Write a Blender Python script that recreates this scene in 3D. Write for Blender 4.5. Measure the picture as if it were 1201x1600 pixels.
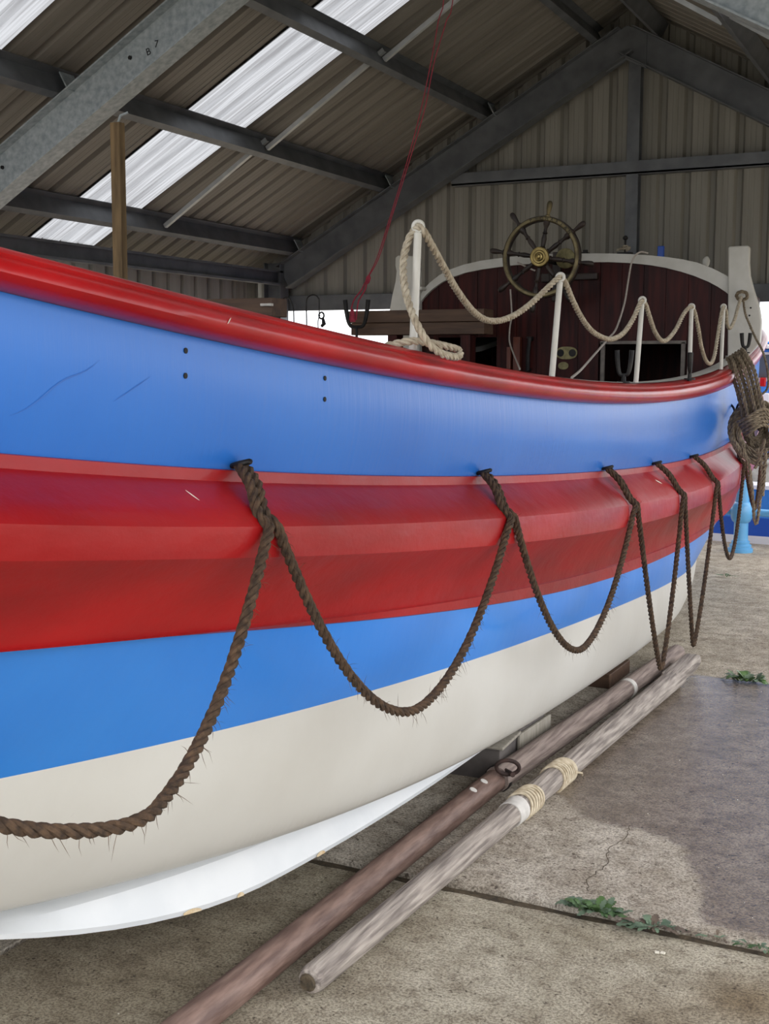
import bpy, math, random
from mathutils import Vector, Matrix
from math import sin, cos, pi
random.seed(7)
S = bpy.context.scene
C = S.collection
for o in list(bpy.data.objects): bpy.data.objects.remove(o)

# ------------------------------------------------------------------ camera
H = 1.58                       # eye height
YAW, PIT, ROL, FPX = 0.4544, 0.11924, 0.0025, 1915.5
fw = Vector((-sin(YAW)*cos(PIT), cos(YAW)*cos(PIT), -sin(PIT)))
r0 = Vector((cos(YAW), sin(YAW), 0)); u0 = r0.cross(fw)
rt = cos(ROL)*r0 + sin(ROL)*u0; up = -sin(ROL)*r0 + cos(ROL)*u0
cam = bpy.data.objects.new('camera', bpy.data.cameras.new('camera')); C.objects.link(cam)
cam.matrix_world = Matrix(((rt.x, up.x, -fw.x, 0), (rt.y, up.y, -fw.y, 0), (rt.z, up.z, -fw.z, H), (0, 0, 0, 1)))
cam.data.sensor_fit = 'VERTICAL'; cam.data.sensor_height = 36; cam.data.lens = FPX*36/1600
cam.data.clip_start = 0.05; cam.data.clip_end = 400
S.camera = cam
def at(px, py, Y):             # the point seen at a measured direction, at its own distance Y down the shed
    d = (px-600.5)/FPX*rt - (py-800)/FPX*up + fw
    return Vector((d.x/d.y*Y, Y, H + d.z/d.y*Y))

# ------------------------------------------------------------------ world and exposure
S.view_settings.view_transform = 'Standard'; S.view_settings.look = 'None'
S.view_settings.gamma = 1; S.view_settings.use_curve_mapping = False
S.view_settings.exposure = 1.0
W = bpy.data.worlds.new('overcast'); S.world = W; W.use_nodes = True
nt = W.node_tree; bg = nt.nodes['Background']
tc = nt.nodes.new('ShaderNodeTexCoord'); sp = nt.nodes.new('ShaderNodeSeparateXYZ'); rp = nt.nodes.new('ShaderNodeValToRGB')
nt.links.new(tc.outputs['Generated'], sp.inputs[0]); nt.links.new(sp.outputs['Z'], rp.inputs[0]); nt.links.new(rp.outputs[0], bg.inputs[0])
rp.color_ramp.elements[0].position = 0.0; rp.color_ramp.elements[0].color = (0.86, 0.88, 0.93, 1)
rp.color_ramp.elements[1].position = 0.9; rp.color_ramp.elements[1].color = (1.0, 1.0, 1.0, 1)
bg.inputs[1].default_value = 1.45
sun = bpy.data.objects.new('sun', bpy.data.lights.new('sun', 'SUN')); C.objects.link(sun)
sun.data.energy = 0.5; sun.data.angle = math.radians(50); sun.data.color = (1, 0.98, 0.95)
sun.rotation_euler = Vector((-0.75, 0.45, -0.62)).to_track_quat('-Z', 'Y').to_euler()

# ------------------------------------------------------------------ materials
def lin(c):
    return tuple(((v/255)/12.92 if v/255 <= 0.04045 else ((v/255+0.055)/1.055)**2.4) for v in c)
def mat(name, c1, c2=None, rough=0.5, metal=0, scale=8, stretch=(1, 1, 1), detail=6, bump=0.0, bscale=None, coat=0, spec=0.5, lo=0.35, hi=0.65, rvar=0, coords='Object', bstretch=None):
    m = bpy.data.materials.new(name); m.use_nodes = True
    n = m.node_tree; b = n.nodes['Principled BSDF']
    b.inputs['Roughness'].default_value = rough; b.inputs['Metallic'].default_value = metal
    b.inputs['Specular IOR Level'].default_value = spec
    b.inputs['Coat Weight'].default_value = coat; b.inputs['Coat Roughness'].default_value = 0.12
    c1 = lin(c1); c2 = lin(c2) if c2 else c1
    t = n.nodes.new('ShaderNodeTexCoord'); mp = n.nodes.new('ShaderNodeMapping'); mp.inputs['Scale'].default_value = stretch
    n.links.new(t.outputs[coords], mp.inputs[0])
    nz = n.nodes.new('ShaderNodeTexNoise'); nz.inputs['Scale'].default_value = scale; nz.inputs['Detail'].default_value = detail
    n.links.new(mp.outputs[0], nz.inputs['Vector'])
    rmp = n.nodes.new('ShaderNodeValToRGB'); rmp.color_ramp.elements[0].position = lo; rmp.color_ramp.elements[1].position = hi
    rmp.color_ramp.elements[0].color = (*c1, 1); rmp.color_ramp.elements[1].color = (*c2, 1)
    n.links.new(nz.outputs['Fac'], rmp.inputs[0]); n.links.new(rmp.outputs[0], b.inputs['Base Color'])
    if rvar:
        mr = n.nodes.new('ShaderNodeMapRange'); mr.inputs['To Min'].default_value = max(0.03, rough-rvar); mr.inputs['To Max'].default_value = rough+rvar
        n.links.new(nz.outputs['Fac'], mr.inputs[0]); n.links.new(mr.outputs[0], b.inputs['Roughness'])
    if bump:
        nb = n.nodes.new('ShaderNodeTexNoise'); nb.inputs['Scale'].default_value = bscale or scale*3; nb.inputs['Detail'].default_value = 6
        mp2 = n.nodes.new('ShaderNodeMapping'); mp2.inputs['Scale'].default_value = bstretch or stretch
        n.links.new(t.outputs[coords], mp2.inputs[0]); n.links.new(mp2.outputs[0], nb.inputs['Vector'])
        bp = n.nodes.new('ShaderNodeBump'); bp.inputs['Strength'].default_value = 1; bp.inputs['Distance'].default_value = bump
        n.links.new(nb.outputs['Fac'], bp.inputs['Height']); n.links.new(bp.outputs[0], b.inputs['Normal'])
    m['b'] = 1
    return m
M = {}
M['blue'] = mat('blue_gloss_paint', (40, 108, 196), (46, 116, 204), rough=0.33, scale=1.6, bump=0.0014, bscale=6, bstretch=(1, 9, .8), coat=0.0, spec=.45, rvar=0.05)
M['boot'] = mat('boot_blue_paint', (44, 128, 220), (52, 138, 228), rough=0.3, scale=1.5, bump=0.001, bscale=5, bstretch=(1, 4, 1.5), coat=0.2)
M['red'] = mat('red_gloss_paint', (150, 14, 18), (180, 22, 26), rough=0.32, scale=3, stretch=(1, 1, 2), bump=0.0022, bscale=9, coat=0.12, spec=.35, rvar=0.05)
M['canvas'] = mat('painted_canvas_red', (124, 15, 19), (164, 21, 23), rough=0.42, scale=2.2, stretch=(1, .5, 2), bump=0.009, bscale=5, bstretch=(1, 1, 1.5), coat=0.08, spec=.3, rvar=0.12, lo=.3, hi=.62)
M['white'] = mat('white_hull_paint', (196, 193, 185), (205, 203, 196), rough=0.38, scale=2, bump=0.002, bscale=6, bstretch=(1, 3, 1))
M['whitek'] = mat('white_keel_paint', (205, 208, 210), (214, 216, 217), rough=0.5, scale=6, bump=0.001)
M['cream'] = mat('cream_paint', (196, 194, 184), (208, 206, 198), rough=0.4, scale=9, bump=0.0006)
M['rust'] = mat('rust', (190, 160, 120), (206, 190, 160), rough=0.9, scale=60, bump=0.002)
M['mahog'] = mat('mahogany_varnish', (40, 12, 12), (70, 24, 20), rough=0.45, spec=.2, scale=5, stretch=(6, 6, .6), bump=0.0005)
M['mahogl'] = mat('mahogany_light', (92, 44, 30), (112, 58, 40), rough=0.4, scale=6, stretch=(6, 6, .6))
M['rusty'] = mat('rusty_iron', (44, 34, 32), (70, 52, 46), rough=0.8, metal=0.3, scale=30, bump=0.0015)
M['iron'] = mat('dark_iron', (34, 34, 36), (54, 52, 50), rough=0.55, metal=0.6, scale=20, bump=0.0008)
M['black'] = mat('black', (10, 10, 11), rough=0.7)
M['brass'] = mat('worn_brass', (84, 76, 56), (132, 120, 88), rough=0.42, metal=0.75, scale=14, bump=0.0008, bscale=60)
M['brassb'] = mat('polished_brass', (116, 100, 60), (152, 134, 86), rough=0.28, metal=0.9, scale=20)
M['brassp'] = mat('dull_brass_plate', (120, 112, 78), (148, 140, 100), rough=0.5, metal=0.5, scale=40)
M['dwood'] = mat('dark_turned_wood', (34, 27, 24), (58, 45, 38), rough=0.45, scale=18, bump=0.0006)
M['bench'] = mat('brown_timber', (74, 54, 42), (98, 74, 56), rough=0.6, scale=4, stretch=(.8, 8, 8), bump=0.0012)
M['post'] = mat('sawn_softwood', (92, 74, 50), (142, 118, 84), rough=0.75, scale=4, stretch=(7, 7, .8), bump=0.002)
M['galv'] = mat('galvanised_steel', (146, 156, 160), (182, 190, 192), rough=0.55, metal=0.2, scale=30, detail=2, lo=.3, hi=.7)
M['bar'] = mat('bright_sag_bar', (176, 180, 180), (196, 199, 198), rough=0.45, metal=0.2, scale=10)
M['steel'] = mat('grey_purlin_steel', (96, 99, 103), (116, 119, 122), rough=0.5, metal=0.35, scale=6)
M['clad'] = mat('grey_cladding', (136, 133, 124), (152, 149, 140), rough=0.55, scale=3, stretch=(4, 4, .25), spec=.4)
M['roof'] = mat('roof_sheet_underside', (116, 111, 102), (132, 127, 118), rough=0.5, scale=3, stretch=(.3, 5, .3), spec=.4)
M['coir'] = mat('coir_rope', (50, 38, 28), (86, 66, 48), rough=0.95, scale=60, bump=0.002, bscale=220)
M['hair'] = mat('coir_fibre', (84, 64, 46), rough=0.9)
M['manila'] = mat('manila_rope', (152, 140, 120), (188, 178, 158), rough=0.9, scale=60, bump=0.0015, bscale=240)
M['oldrope'] = mat('weathered_rope', (104, 92, 76), (146, 132, 110), rough=0.9, scale=50, bump=0.0015, bscale=240)
M['cord'] = mat('white_cord', (178, 168, 158), (196, 188, 178), rough=0.8, scale=60)
M['redcord'] = mat('red_cord', (128, 26, 46), (146, 38, 56), rough=0.8, scale=60)
M['spar'] = mat('varnished_spar', (96, 74, 66), (132, 108, 97), rough=0.55, scale=9, stretch=(6, .9, 6), bump=0.0015)
M['bare'] = mat('bare_weathered_spar', (112, 103, 97), (172, 162, 152), rough=0.85, scale=9, stretch=(9, .55, 9), bump=0.004, bscale=16)
M['barek'] = mat('bare_spar_warm', (110, 95, 89), (152, 137, 128), rough=0.8, scale=9, stretch=(9, .5, 9), bump=0.003, bscale=22)
M['chalk'] = mat('flaking_paint', (190, 186, 180), (208, 204, 198), rough=0.85, scale=30, bump=0.001)
M['whip'] = mat('yellowed_twine', (168, 152, 126), (208, 196, 172), rough=0.85, scale=40)
M['blockd'] = mat('dark_timber_block', (72, 66, 64), (92, 86, 82), rough=0.85, scale=10, bump=0.002)
M['blockl'] = mat('pale_ply', (134, 128, 116), (156, 150, 138), rough=0.85, scale=8, stretch=(6, 6, 1), bump=0.002)
M['leaf'] = mat('leaf_green', (56, 82, 46), (86, 116, 62), rough=0.55, scale=12)
M['leafb'] = mat('leaf_bluegreen', (84, 104, 84), (112, 132, 106), rough=0.6, scale=12)
M['leafd'] = mat('withered_leaf', (84, 72, 62), (110, 96, 82), rough=0.8, scale=12)
M['soil'] = mat('joint_soil', (62, 54, 42), (92, 80, 62), rough=0.95, scale=40, bump=0.006)
M['lblue'] = mat('light_blue_rail_paint', (92, 164, 214), (104, 174, 222), rough=0.35, scale=6, coat=.2)
M['nblue'] = mat('boat_blue', (58, 128, 214), (66, 138, 224), rough=0.35, scale=2)
M['ndark'] = mat('boat_dark_blue', (24, 76, 176), (30, 86, 188), rough=0.4, scale=2)
M['nwhite'] = mat('boat_white', (218, 218, 226), (228, 228, 234), rough=0.45, scale=3)
M['flag'] = mat('grey_quay_stone', (140, 140, 132), (165, 165, 156), rough=0.9, scale=12, bump=0.003)
M['text'] = mat('marker_ink', (36, 38, 40), rough=0.8)
M['chip'] = mat('shell_chip', (214, 208, 192), rough=0.8)
g = bpy.data.materials.new('dirty_window'); g.use_nodes = True; b = g.node_tree.nodes['Principled BSDF']
b.inputs['Base Color'].default_value = (.12, .13, .14, 1); b.inputs['Roughness'].default_value = .12; b.inputs['Transmission Weight'].default_value = .4; M['glass'] = g
# translucent roof light
g = bpy.data.materials.new('translucent_sheet'); g.use_nodes = True; n = g.node_tree
for x in list(n.nodes): n.nodes.remove(x)
out = n.nodes.new('ShaderNodeOutputMaterial'); tr = n.nodes.new('ShaderNodeBsdfTranslucent'); df = n.nodes.new('ShaderNodeBsdfTransparent'); mx = n.nodes.new('ShaderNodeMixShader')
nz = n.nodes.new('ShaderNodeTexNoise'); nz.inputs['Scale'].default_value = 3; t = n.nodes.new('ShaderNodeTexCoord'); mp = n.nodes.new('ShaderNodeMapping'); mp.inputs['Scale'].default_value = (.6, 16, .6)
n.links.new(t.outputs['Object'], mp.inputs[0]); n.links.new(mp.outputs[0], nz.inputs['Vector'])
rr = n.nodes.new('ShaderNodeValToRGB'); rr.color_ramp.elements[0].color = (.21, .21, .215, 1); rr.color_ramp.elements[1].color = (.31, .315, .325, 1); rr.color_ramp.elements[0].position = .35; rr.color_ramp.elements[1].position = .6
n.links.new(nz.outputs['Fac'], rr.inputs[0]); n.links.new(rr.outputs[0], tr.inputs[0]); n.links.new(rr.outputs[0], df.inputs[0]); mx.inputs[0].default_value = 0.12
n.links.new(tr.outputs[0], mx.inputs[1]); n.links.new(df.outputs[0], mx.inputs[2]); n.links.new(mx.outputs[0], out.inputs[0]); M['sky'] = g
# concrete: per-vertex wetness (stain with its own outline)
def concrete(name, c1, c2, c3):
    m = bpy.data.materials.new(name); m.use_nodes = True; n = m.node_tree; b = n.nodes['Principled BSDF']; L = n.links.new
    t = n.nodes.new('ShaderNodeTexCoord')
    def noise(sc, det=8, ro=.6):
        z = n.nodes.new('ShaderNodeTexNoise'); z.inputs['Scale'].default_value = sc; z.inputs['Detail'].default_value = det; z.inputs['Roughness'].default_value = ro
        L(t.outputs['Object'], z.inputs['Vector']); return z
    def ramp(src, p0, p1, a, bb):
        r = n.nodes.new('ShaderNodeValToRGB'); r.color_ramp.elements[0].position = p0; r.color_ramp.elements[1].position = p1
        r.color_ramp.elements[0].color = (*a, 1); r.color_ramp.elements[1].color = (*bb, 1); L(src, r.inputs[0]); return r
    def mix(fac, a, bb, mode='MIX'):
        x = n.nodes.new('ShaderNodeMix'); x.data_type = 'RGBA'; x.blend_type = mode
        if isinstance(fac, float): x.inputs[0].default_value = fac
        else: L(fac, x.inputs[0])
        L(a, x.inputs[6]); L(bb, x.inputs[7]); return x
    big = noise(1.3, 5); fine = noise(130, 5, .75); speck = noise(130, 3, .8); mid = noise(7, 8, .7)
    base = ramp(big.outputs['Fac'], .35, .65, lin(c1), lin(c2))
    bl = ramp(fine.outputs['Fac'], .44, .54, lin((128, 120, 112)), (1, 1, 1))
    k = mix(.62, base.outputs[0], bl.outputs[0], 'MULTIPLY')
    bl2 = ramp(mid.outputs['Fac'], .38, .62, lin((196, 190, 182)), (1, 1, 1))
    k2 = mix(.8, k.outputs[2], bl2.outputs[0], 'MULTIPLY')
    blot = noise(17, 10, .8); bl3 = ramp(blot.outputs['Fac'], .36, .5, lin((172, 163, 154)), (1, 1, 1)); k2 = mix(.75, k2.outputs[2], bl3.outputs[0], 'MULTIPLY')
    pit = noise(60, 2, .5); bl4 = ramp(pit.outputs['Fac'], .3, .36, lin((120, 108, 98)), (1, 1, 1)); k2 = mix(.8, k2.outputs[2], bl4.outputs[0], 'MULTIPLY')
    lt = ramp(speck.outputs['Fac'], .66, .74, (0, 0, 0), lin(c3)); k3 = mix(.5, k2.outputs[2], lt.outputs[0], 'ADD')
    at_ = n.nodes.new('ShaderNodeAttribute'); at_.attribute_name = 'wet'
    ad = n.nodes.new('ShaderNodeMath'); ad.operation = 'ADD'; sc = n.nodes.new('ShaderNodeMath'); sc.operation = 'MULTIPLY_ADD'; sc.inputs[1].default_value = 1.3; sc.inputs[2].default_value = -.66
    L(mid.outputs['Fac'], sc.inputs[0]); L(at_.outputs['Fac'], ad.inputs[0]); L(sc.outputs[0], ad.inputs[1])
    wr = ramp(ad.outputs[0], .38, .62, (0, 0, 0), (1, 1, 1))
    dk = n.nodes.new('ShaderNodeMix'); dk.data_type = 'RGBA'; dk.blend_type = 'MULTIPLY'; L(wr.outputs[0], dk.inputs[0]); L(k3.outputs[2], dk.inputs[6]); dk.inputs[7].default_value = (.40, .365, .34, 1)
    st = n.nodes.new('ShaderNodeAttribute'); st.attribute_name = 'stain'
    dk2 = n.nodes.new('ShaderNodeMix'); dk2.data_type = 'RGBA'; dk2.blend_type = 'MULTIPLY'; L(st.outputs['Fac'], dk2.inputs[0]); L(dk.outputs[2], dk2.inputs[6]); dk2.inputs[7].default_value = (.42, .33, .22, 1)
    L(dk2.outputs[2], b.inputs['Base Color'])
    mr = n.nodes.new('ShaderNodeMapRange'); mr.inputs['To Min'].default_value = .88; mr.inputs['To Max'].default_value = .13; L(wr.outputs[0], mr.inputs[0]); L(mr.outputs[0], b.inputs['Roughness'])
    b.inputs['Specular IOR Level'].default_value = .5
    bp = n.nodes.new('ShaderNodeBump'); bp.inputs['Distance'].default_value = .007; ms = n.nodes.new('ShaderNodeMapRange'); ms.inputs['To Min'].default_value = 1; ms.inputs['To Max'].default_value = .3; L(wr.outputs[0], ms.inputs[0]); L(ms.outputs[0], bp.inputs['Strength']); wb = noise(42, 4, .6); hh = n.nodes.new('ShaderNodeMath'); hh.operation = 'MULTIPLY_ADD'; hh.inputs[1].default_value = .9; L(wb.outputs['Fac'], hh.inputs[0]); L(fine.outputs['Fac'], hh.inputs[2]); L(hh.outputs[0], bp.inputs['Height']); L(bp.outputs[0], b.inputs['Normal'])
    return m
M['conc'] = concrete('concrete', (214, 204, 188), (232, 224, 210), (120, 118, 110))
M['conc2'] = concrete('concrete_far', (208, 197, 176), (224, 214, 194), (120, 118, 110))
M['conc3'] = concrete('concrete_near', (196, 187, 164), (222, 214, 194), (130, 126, 116))

# ------------------------------------------------------------------ helpers
class MB:
    def __init__(s): s.v = []; s.f = []
    def add(s, vs, fs):
        k = len(s.v); s.v += [tuple(v) for v in vs]; s.f += [tuple(i+k for i in f) for f in fs]; return s
    def box(s, c, d, R=None):
        c = Vector(c); vs = []
        for x in (-1, 1):
            for y in (-1, 1):
                for z in (-1, 1):
                    p = Vector((x*d[0]/2, y*d[1]/2, z*d[2]/2)); p = R @ p if R else p; vs.append(c+p)
        return s.add(vs, [(0, 1, 3, 2), (4, 6, 7, 5), (0, 4, 5, 1), (2, 3, 7, 6), (0, 2, 6, 4), (1, 5, 7, 3)])
    def prism(s, a, b, prof, side):      # sweep closed 2-D profile from a to b; side = direction of profile x axis
        a = Vector(a); b = Vector(b); t = (b-a).normalized(); sx = (Vector(side) - t*Vector(side).dot(t)).normalized(); sy = t.cross(sx)
        vs = [a+sx*x+sy*y for x, y in prof]+[b+sx*x+sy*y for x, y in prof]; n = len(prof)
        fs = [(i, (i+1) % n, n+(i+1) % n, n+i) for i in range(n)]+[tuple(range(n))[::-1], tuple(range(n, 2*n))]
        return s.add(vs, fs)
    def tube(s, pts, r, n=10, caps=True, closed=False):
        pts = [Vector(p) for p in pts]; m = len(pts); rs = r if isinstance(r, (list, tuple)) else [r]*m
        fr = frames(pts, closed); vs = []
        for p, (t, u, v), q in zip(pts, fr, rs):
            for k in range(n): a = 2*pi*k/n; vs.append(p+u*cos(a)*q+v*sin(a)*q)
        fs = []
        for i in range(m if closed else m-1):
            j = (i+1) % m
            for k in range(n): fs.append((i*n+k, i*n+(k+1) % n, j*n+(k+1) % n, j*n+k))
        if caps and not closed: fs += [tuple(range(n))[::-1], tuple(range((m-1)*n, m*n))]
        return s.add(vs, fs)
    def lathe(s, o, ax, prof, n=20):     # prof: (distance along axis, radius)
        o = Vector(o); ax = Vector(ax).normalized(); u = ax.orthogonal().normalized(); v = ax.cross(u); vs = []
        for d, r in prof:
            for k in range(n): a = 2*pi*k/n; vs.append(o+ax*d+u*cos(a)*r+v*sin(a)*r)
        fs = [(i*n+k, i*n+(k+1) % n, (i+1)*n+(k+1) % n, (i+1)*n+k) for i in range(len(prof)-1) for k in range(n)]
        fs += [tuple(range(n))[::-1], tuple(range((len(prof)-1)*n, len(prof)*n))]
        return s.add(vs, fs)
    def extrude(s, poly, n, th):         # planar polygon thickened along n
        n = Vector(n).normalized()*th; k = len(poly); vs = [Vector(p) for p in poly]+[Vector(p)+n for p in poly]
        return s.add(vs, [tuple(range(k))[::-1], tuple(range(k, 2*k))]+[(i, (i+1) % k, k+(i+1) % k, k+i) for i in range(k)])
    def grid(s, rows):
        m = len(rows[0]); vs = [p for r in rows for p in r]
        return s.add(vs, [(i*m+j, i*m+j+1, (i+1)*m+j+1, (i+1)*m+j) for i in range(len(rows)-1) for j in range(m-1)])
    def build(s, name, m, parent=None, smooth=False, bevel=0, loc=None):
        me = bpy.data.meshes.new(name)
        L = Vector(loc) if loc is not None else Vector((0, 0, 0))
        me.from_pydata([tuple(Vector(v)-L) for v in s.v], [], s.f); me.update()
        import bmesh
        bm = bmesh.new(); bm.from_mesh(me); bmesh.ops.recalc_face_normals(bm, faces=bm.faces); bm.to_mesh(me); bm.free()
        me.materials.append(m)
        if smooth:
            me.polygons.foreach_set('use_smooth', [True]*len(me.polygons)); me.set_sharp_from_angle(angle=math.radians(smooth if smooth is not True else 40))
        o = bpy.data.objects.new(name, me); C.objects.link(o); o.location = L
        if bevel:
            bv = o.modifiers.new('bevel', 'BEVEL'); bv.width = bevel; bv.segments = 2; bv.limit_method = 'ANGLE'
        if parent: attach(o, parent)
        return o
def attach(o, p):
    o.parent = p
    o.matrix_parent_inverse = Matrix.Translation(-world_loc(p))
def world_loc(p):
    w = Vector((0, 0, 0)); 
    if p.parent is None: return p.location.copy()
    return p.location.copy()        # parts keep world coordinates as their own location
def frames(pts, closed=False):
    m = len(pts); out = []; u = None
    for i in range(m):
        a = pts[(i-1) % m] if (closed or i > 0) else pts[i]; b = pts[(i+1) % m] if (closed or i < m-1) else pts[i]
        t = (b-a).normalized()
        if u is None: u = t.orthogonal().normalized()
        else:
            u = (u-t*u.dot(t)); u = u.normalized() if u.length > 1e-6 else t.orthogonal().normalized()
        out.append((t, u, t.cross(u)))
    return out
def tag(o, label=None, cat=None, group=None, kind=None):
    if label: o['label'] = label
    if cat: o['category'] = cat
    if group: o['group'] = group
    if kind: o['kind'] = kind
    return o
def empty(name, loc, label=None, cat=None, group=None, kind=None):
    o = bpy.data.objects.new(name, None); C.objects.link(o); o.location = loc; o.empty_display_size = .1
    return tag(o, label, cat, group, kind)
def smooth_path(ctrl, step=.01, closed=False):
    P = [Vector(p) for p in ctrl]; n = len(P); out = []
    segs = n if closed else n-1
    for i in range(segs):
        p1, p2 = P[i], P[(i+1) % n]
        p0 = P[(i-1) % n] if (closed or i > 0) else p1*2-p2
        p3 = P[(i+2) % n] if (closed or i < n-2) else p2*2-p1
        k = max(2, int((p2-p1).length/step))
        for j in range(k):
            t = j/k; out.append(.5*((2*p1)+(p2-p0)*t+(2*p0-5*p1+4*p2-p3)*t*t+(3*p1-p0-3*p2+p3)*t**3))
    if not closed: out.append(P[-1])
    # resample evenly
    L = [0]
    Q = out+([out[0]] if closed else [])
    for a, b in zip(Q, Q[1:]): L.append(L[-1]+(b-a).length)
    N = max(3, int(L[-1]/step)); res = []; i = 0
    for k in range(N+(0 if closed else 1)):
        d = L[-1]*k/N
        while i < len(L)-2 and L[i+1] < d: i += 1
        f = (d-L[i])/max(1e-9, L[i+1]-L[i]); res.append(Q[i].lerp(Q[i+1], min(1, f)))
    return res
def rope_mb(path, R, pitch=None, strands=3, n=6, mb=None, taper=False):   # laid rope: three strands twisted round each other
    pitch = pitch or R*7; mb = mb or MB(); d = R*.52; rs = R*.5; fr = frames(path); s = 0; acc = []
    for i, p in enumerate(path):
        if i: s += (p-path[i-1]).length
        acc.append(s)
    for k in range(strands):
        pts = []
        for p, (t, u, v), s in zip(path, fr, acc):
            a = 2*pi*(s/pitch+k/strands); pts.append(p+u*cos(a)*d+v*sin(a)*d)
        mb.tube(pts, rs, n)
    return mb
def text_mesh(txt, size, name, m, parent, origin, ex, ey, depth=.0008, italic=0):
    c = bpy.data.curves.new('t', 'FONT'); c.body = txt; c.size = size; c.extrude = depth; c.align_x = 'CENTER'; c.align_y = 'CENTER'
    o = bpy.data.objects.new('t', c); C.objects.link(o); bpy.context.view_layer.update()
    me = bpy.data.meshes.new_from_object(o); bpy.data.objects.remove(o)
    ex = Vector(ex).normalized(); ey = Vector(ey); ey = (ey-ex*ey.dot(ex)).normalized(); ez = ex.cross(ey)
    Mx = Matrix(((ex.x, ey.x, ez.x, origin[0]), (ex.y, ey.y, ez.y, origin[1]), (ex.z, ey.z, ez.z, origin[2]), (0, 0, 0, 1)))
    me.transform(Mx); me.materials.clear(); me.materials.append(m)
    o = bpy.data.objects.new(name, me); C.objects.link(o)
    if parent: attach(o, parent)
    return o

# ------------------------------------------------------------------ ground: cast concrete slabs, joints at Y = 3.3, 6.25, 9.3
floor = empty('floor', (0, 0, 0), 'cast concrete floor slabs in and outside the shed', kind='structure')
WET = [(-1.30, 6.22), (-1.42, 5.5), (-1.46, 4.7), (-1.38, 4.25), (-1.17, 4.0), (-0.98, 4.0), (-0.83, 3.93), (-0.72, 3.65), (-0.62, 3.36), (-0.2, 3.32), (.9, 3.3), (.9, 6.22)]
def sdf(x, y, P):
    d = 1e9; ins = False; n = len(P)
    for i in range(n):
        x1, y1 = P[i]; x2, y2 = P[(i+1) % n]; dx, dy = x2-x1, y2-y1
        t = max(0, min(1, ((x-x1)*dx+(y-y1)*dy)/(dx*dx+dy*dy))); d = min(d, math.hypot(x-x1-t*dx, y-y1-t*dy))
        if (y1 > y) != (y2 > y) and x < x1+(y-y1)/(y2-y1)*dx: ins = not ins
    return d if ins else -d
def slab(x0, x1, y0, y1, z, m, step, wob=0.006, wet=None, stains=()):
    nx = max(1, int((x1-x0)/step)); ny = max(1, int((y1-y0)/step)); rows = []; rnd = random.Random(int(x0*10+y0*7))
    e0 = [rnd.uniform(-wob, wob) for _ in range(nx+1)]; e1 = [rnd.uniform(-wob, wob) for _ in range(nx+1)]
    for j in range(ny+1):
        r = []
        for i in range(nx+1):
            x = x0+(x1-x0)*i/nx; y = y0+(y1-y0)*j/ny
            if j == 0: y += e0[i]
            if j == ny: y += e1[i]
            dz = -.006 if j in (0, ny) else 0
            r.append((x, y, z+dz))
        rows.append(r)
    mb = MB().grid(rows)
    # skirt so that the joint has depth
    a = rows[0]; mb.grid([a, [(p[0], p[1], -.08) for p in a]]); a = rows[-1]; mb.grid([a, [(p[0], p[1], -.08) for p in a]])
    for cc in (0, -1):
        a = [r[cc] for r in rows]; mb.grid([a, [(p[0], p[1], -.08) for p in a]])
    o = mb.build('concrete_slab', m, floor)
    me = o.data
    for nm in ('wet', 'stain'):
        A = me.attributes.new(nm, 'FLOAT', 'POINT')
        vals = []
        for v in me.vertices:
            x, y = v.co.x, v.co.y; q = 0.0
            if nm == 'wet' and wet:
                q = max(0, min(1, .5+sdf(x, y, wet)/.16))
            if nm == 'stain':
                for sx, sy, sr, ss in stains: q = max(q, ss*max(0, min(1, 1.3-math.hypot(x-sx, y-sy)/sr)))
            vals.append(q)
        A.data.foreach_set('value', vals)
    return o
slab(-9, 3.5, 9.31, 13.0, 0, M['conc2'], .5)
slab(-9, 3.5, 13.02, 60, 0, M['conc2'], 8)
slab(-3.5, 3.5, 6.27, 9.29, 0.004, M['conc2'], .15)
slab(-9, -3.52, 6.27, 9.29, 0, M['conc2'], .5)
slab(-2.05, .9, 3.325, 6.245, 0.01, M['conc'], .05, wet=WET, stains=((-1.7, 4.6, .5, .35),))
slab(-9, -2.07, 3.325, 6.245, 0.01, M['conc'], .3)
slab(.92, 3.5, 3.325, 6.245, 0.01, M['conc'], .3)
slab(-9, -2.32, -4, 3.285, 0, M['conc'], .3)
slab(-2.3, 1.6, .3, 3.285, 0, M['conc3'], .06, stains=((-.45, 3.0, .16, .9), (-.62, 2.8, .2, .5), (-2.1, 2.6, .8, .5)))
slab(-2.3, 3.5, -4, .28, 0, M['conc3'], .4)
slab(1.62, 3.5, .3, 3.285, 0, M['conc3'], .4)
jm = MB()
for y, h in ((3.305, -.012), (6.257, -.016), (9.3, -.02)): jm.box((-3, y, h-.02), (13, .06, .04))
tag(jm.build('joint_soil', M['soil'], floor), kind='stuff')
far = MB().grid([[(-200, 60, -.02), (200, 60, -.02)], [(-200, 390, -.02), (200, 390, -.02)]])
far.add([(-200, -60, -.1), (-9, -60, -.1), (-9, 60, -.1), (-200, 60, -.1), (3.5, -60, -.1), (200, -60, -.1), (200, 60, -.1), (3.5, 60, -.1), (-9, -60, -.1), (3.5, -60, -.1), (3.5, -4, -.1), (-9, -4, -.1)], [(0, 1, 2, 3), (4, 5, 6, 7), (8, 9, 10, 11)])
tag(far.build('ground', mat('yard_ground', (140, 134, 122), (160, 154, 140), rough=.95, scale=2)), kind='structure')
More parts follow.
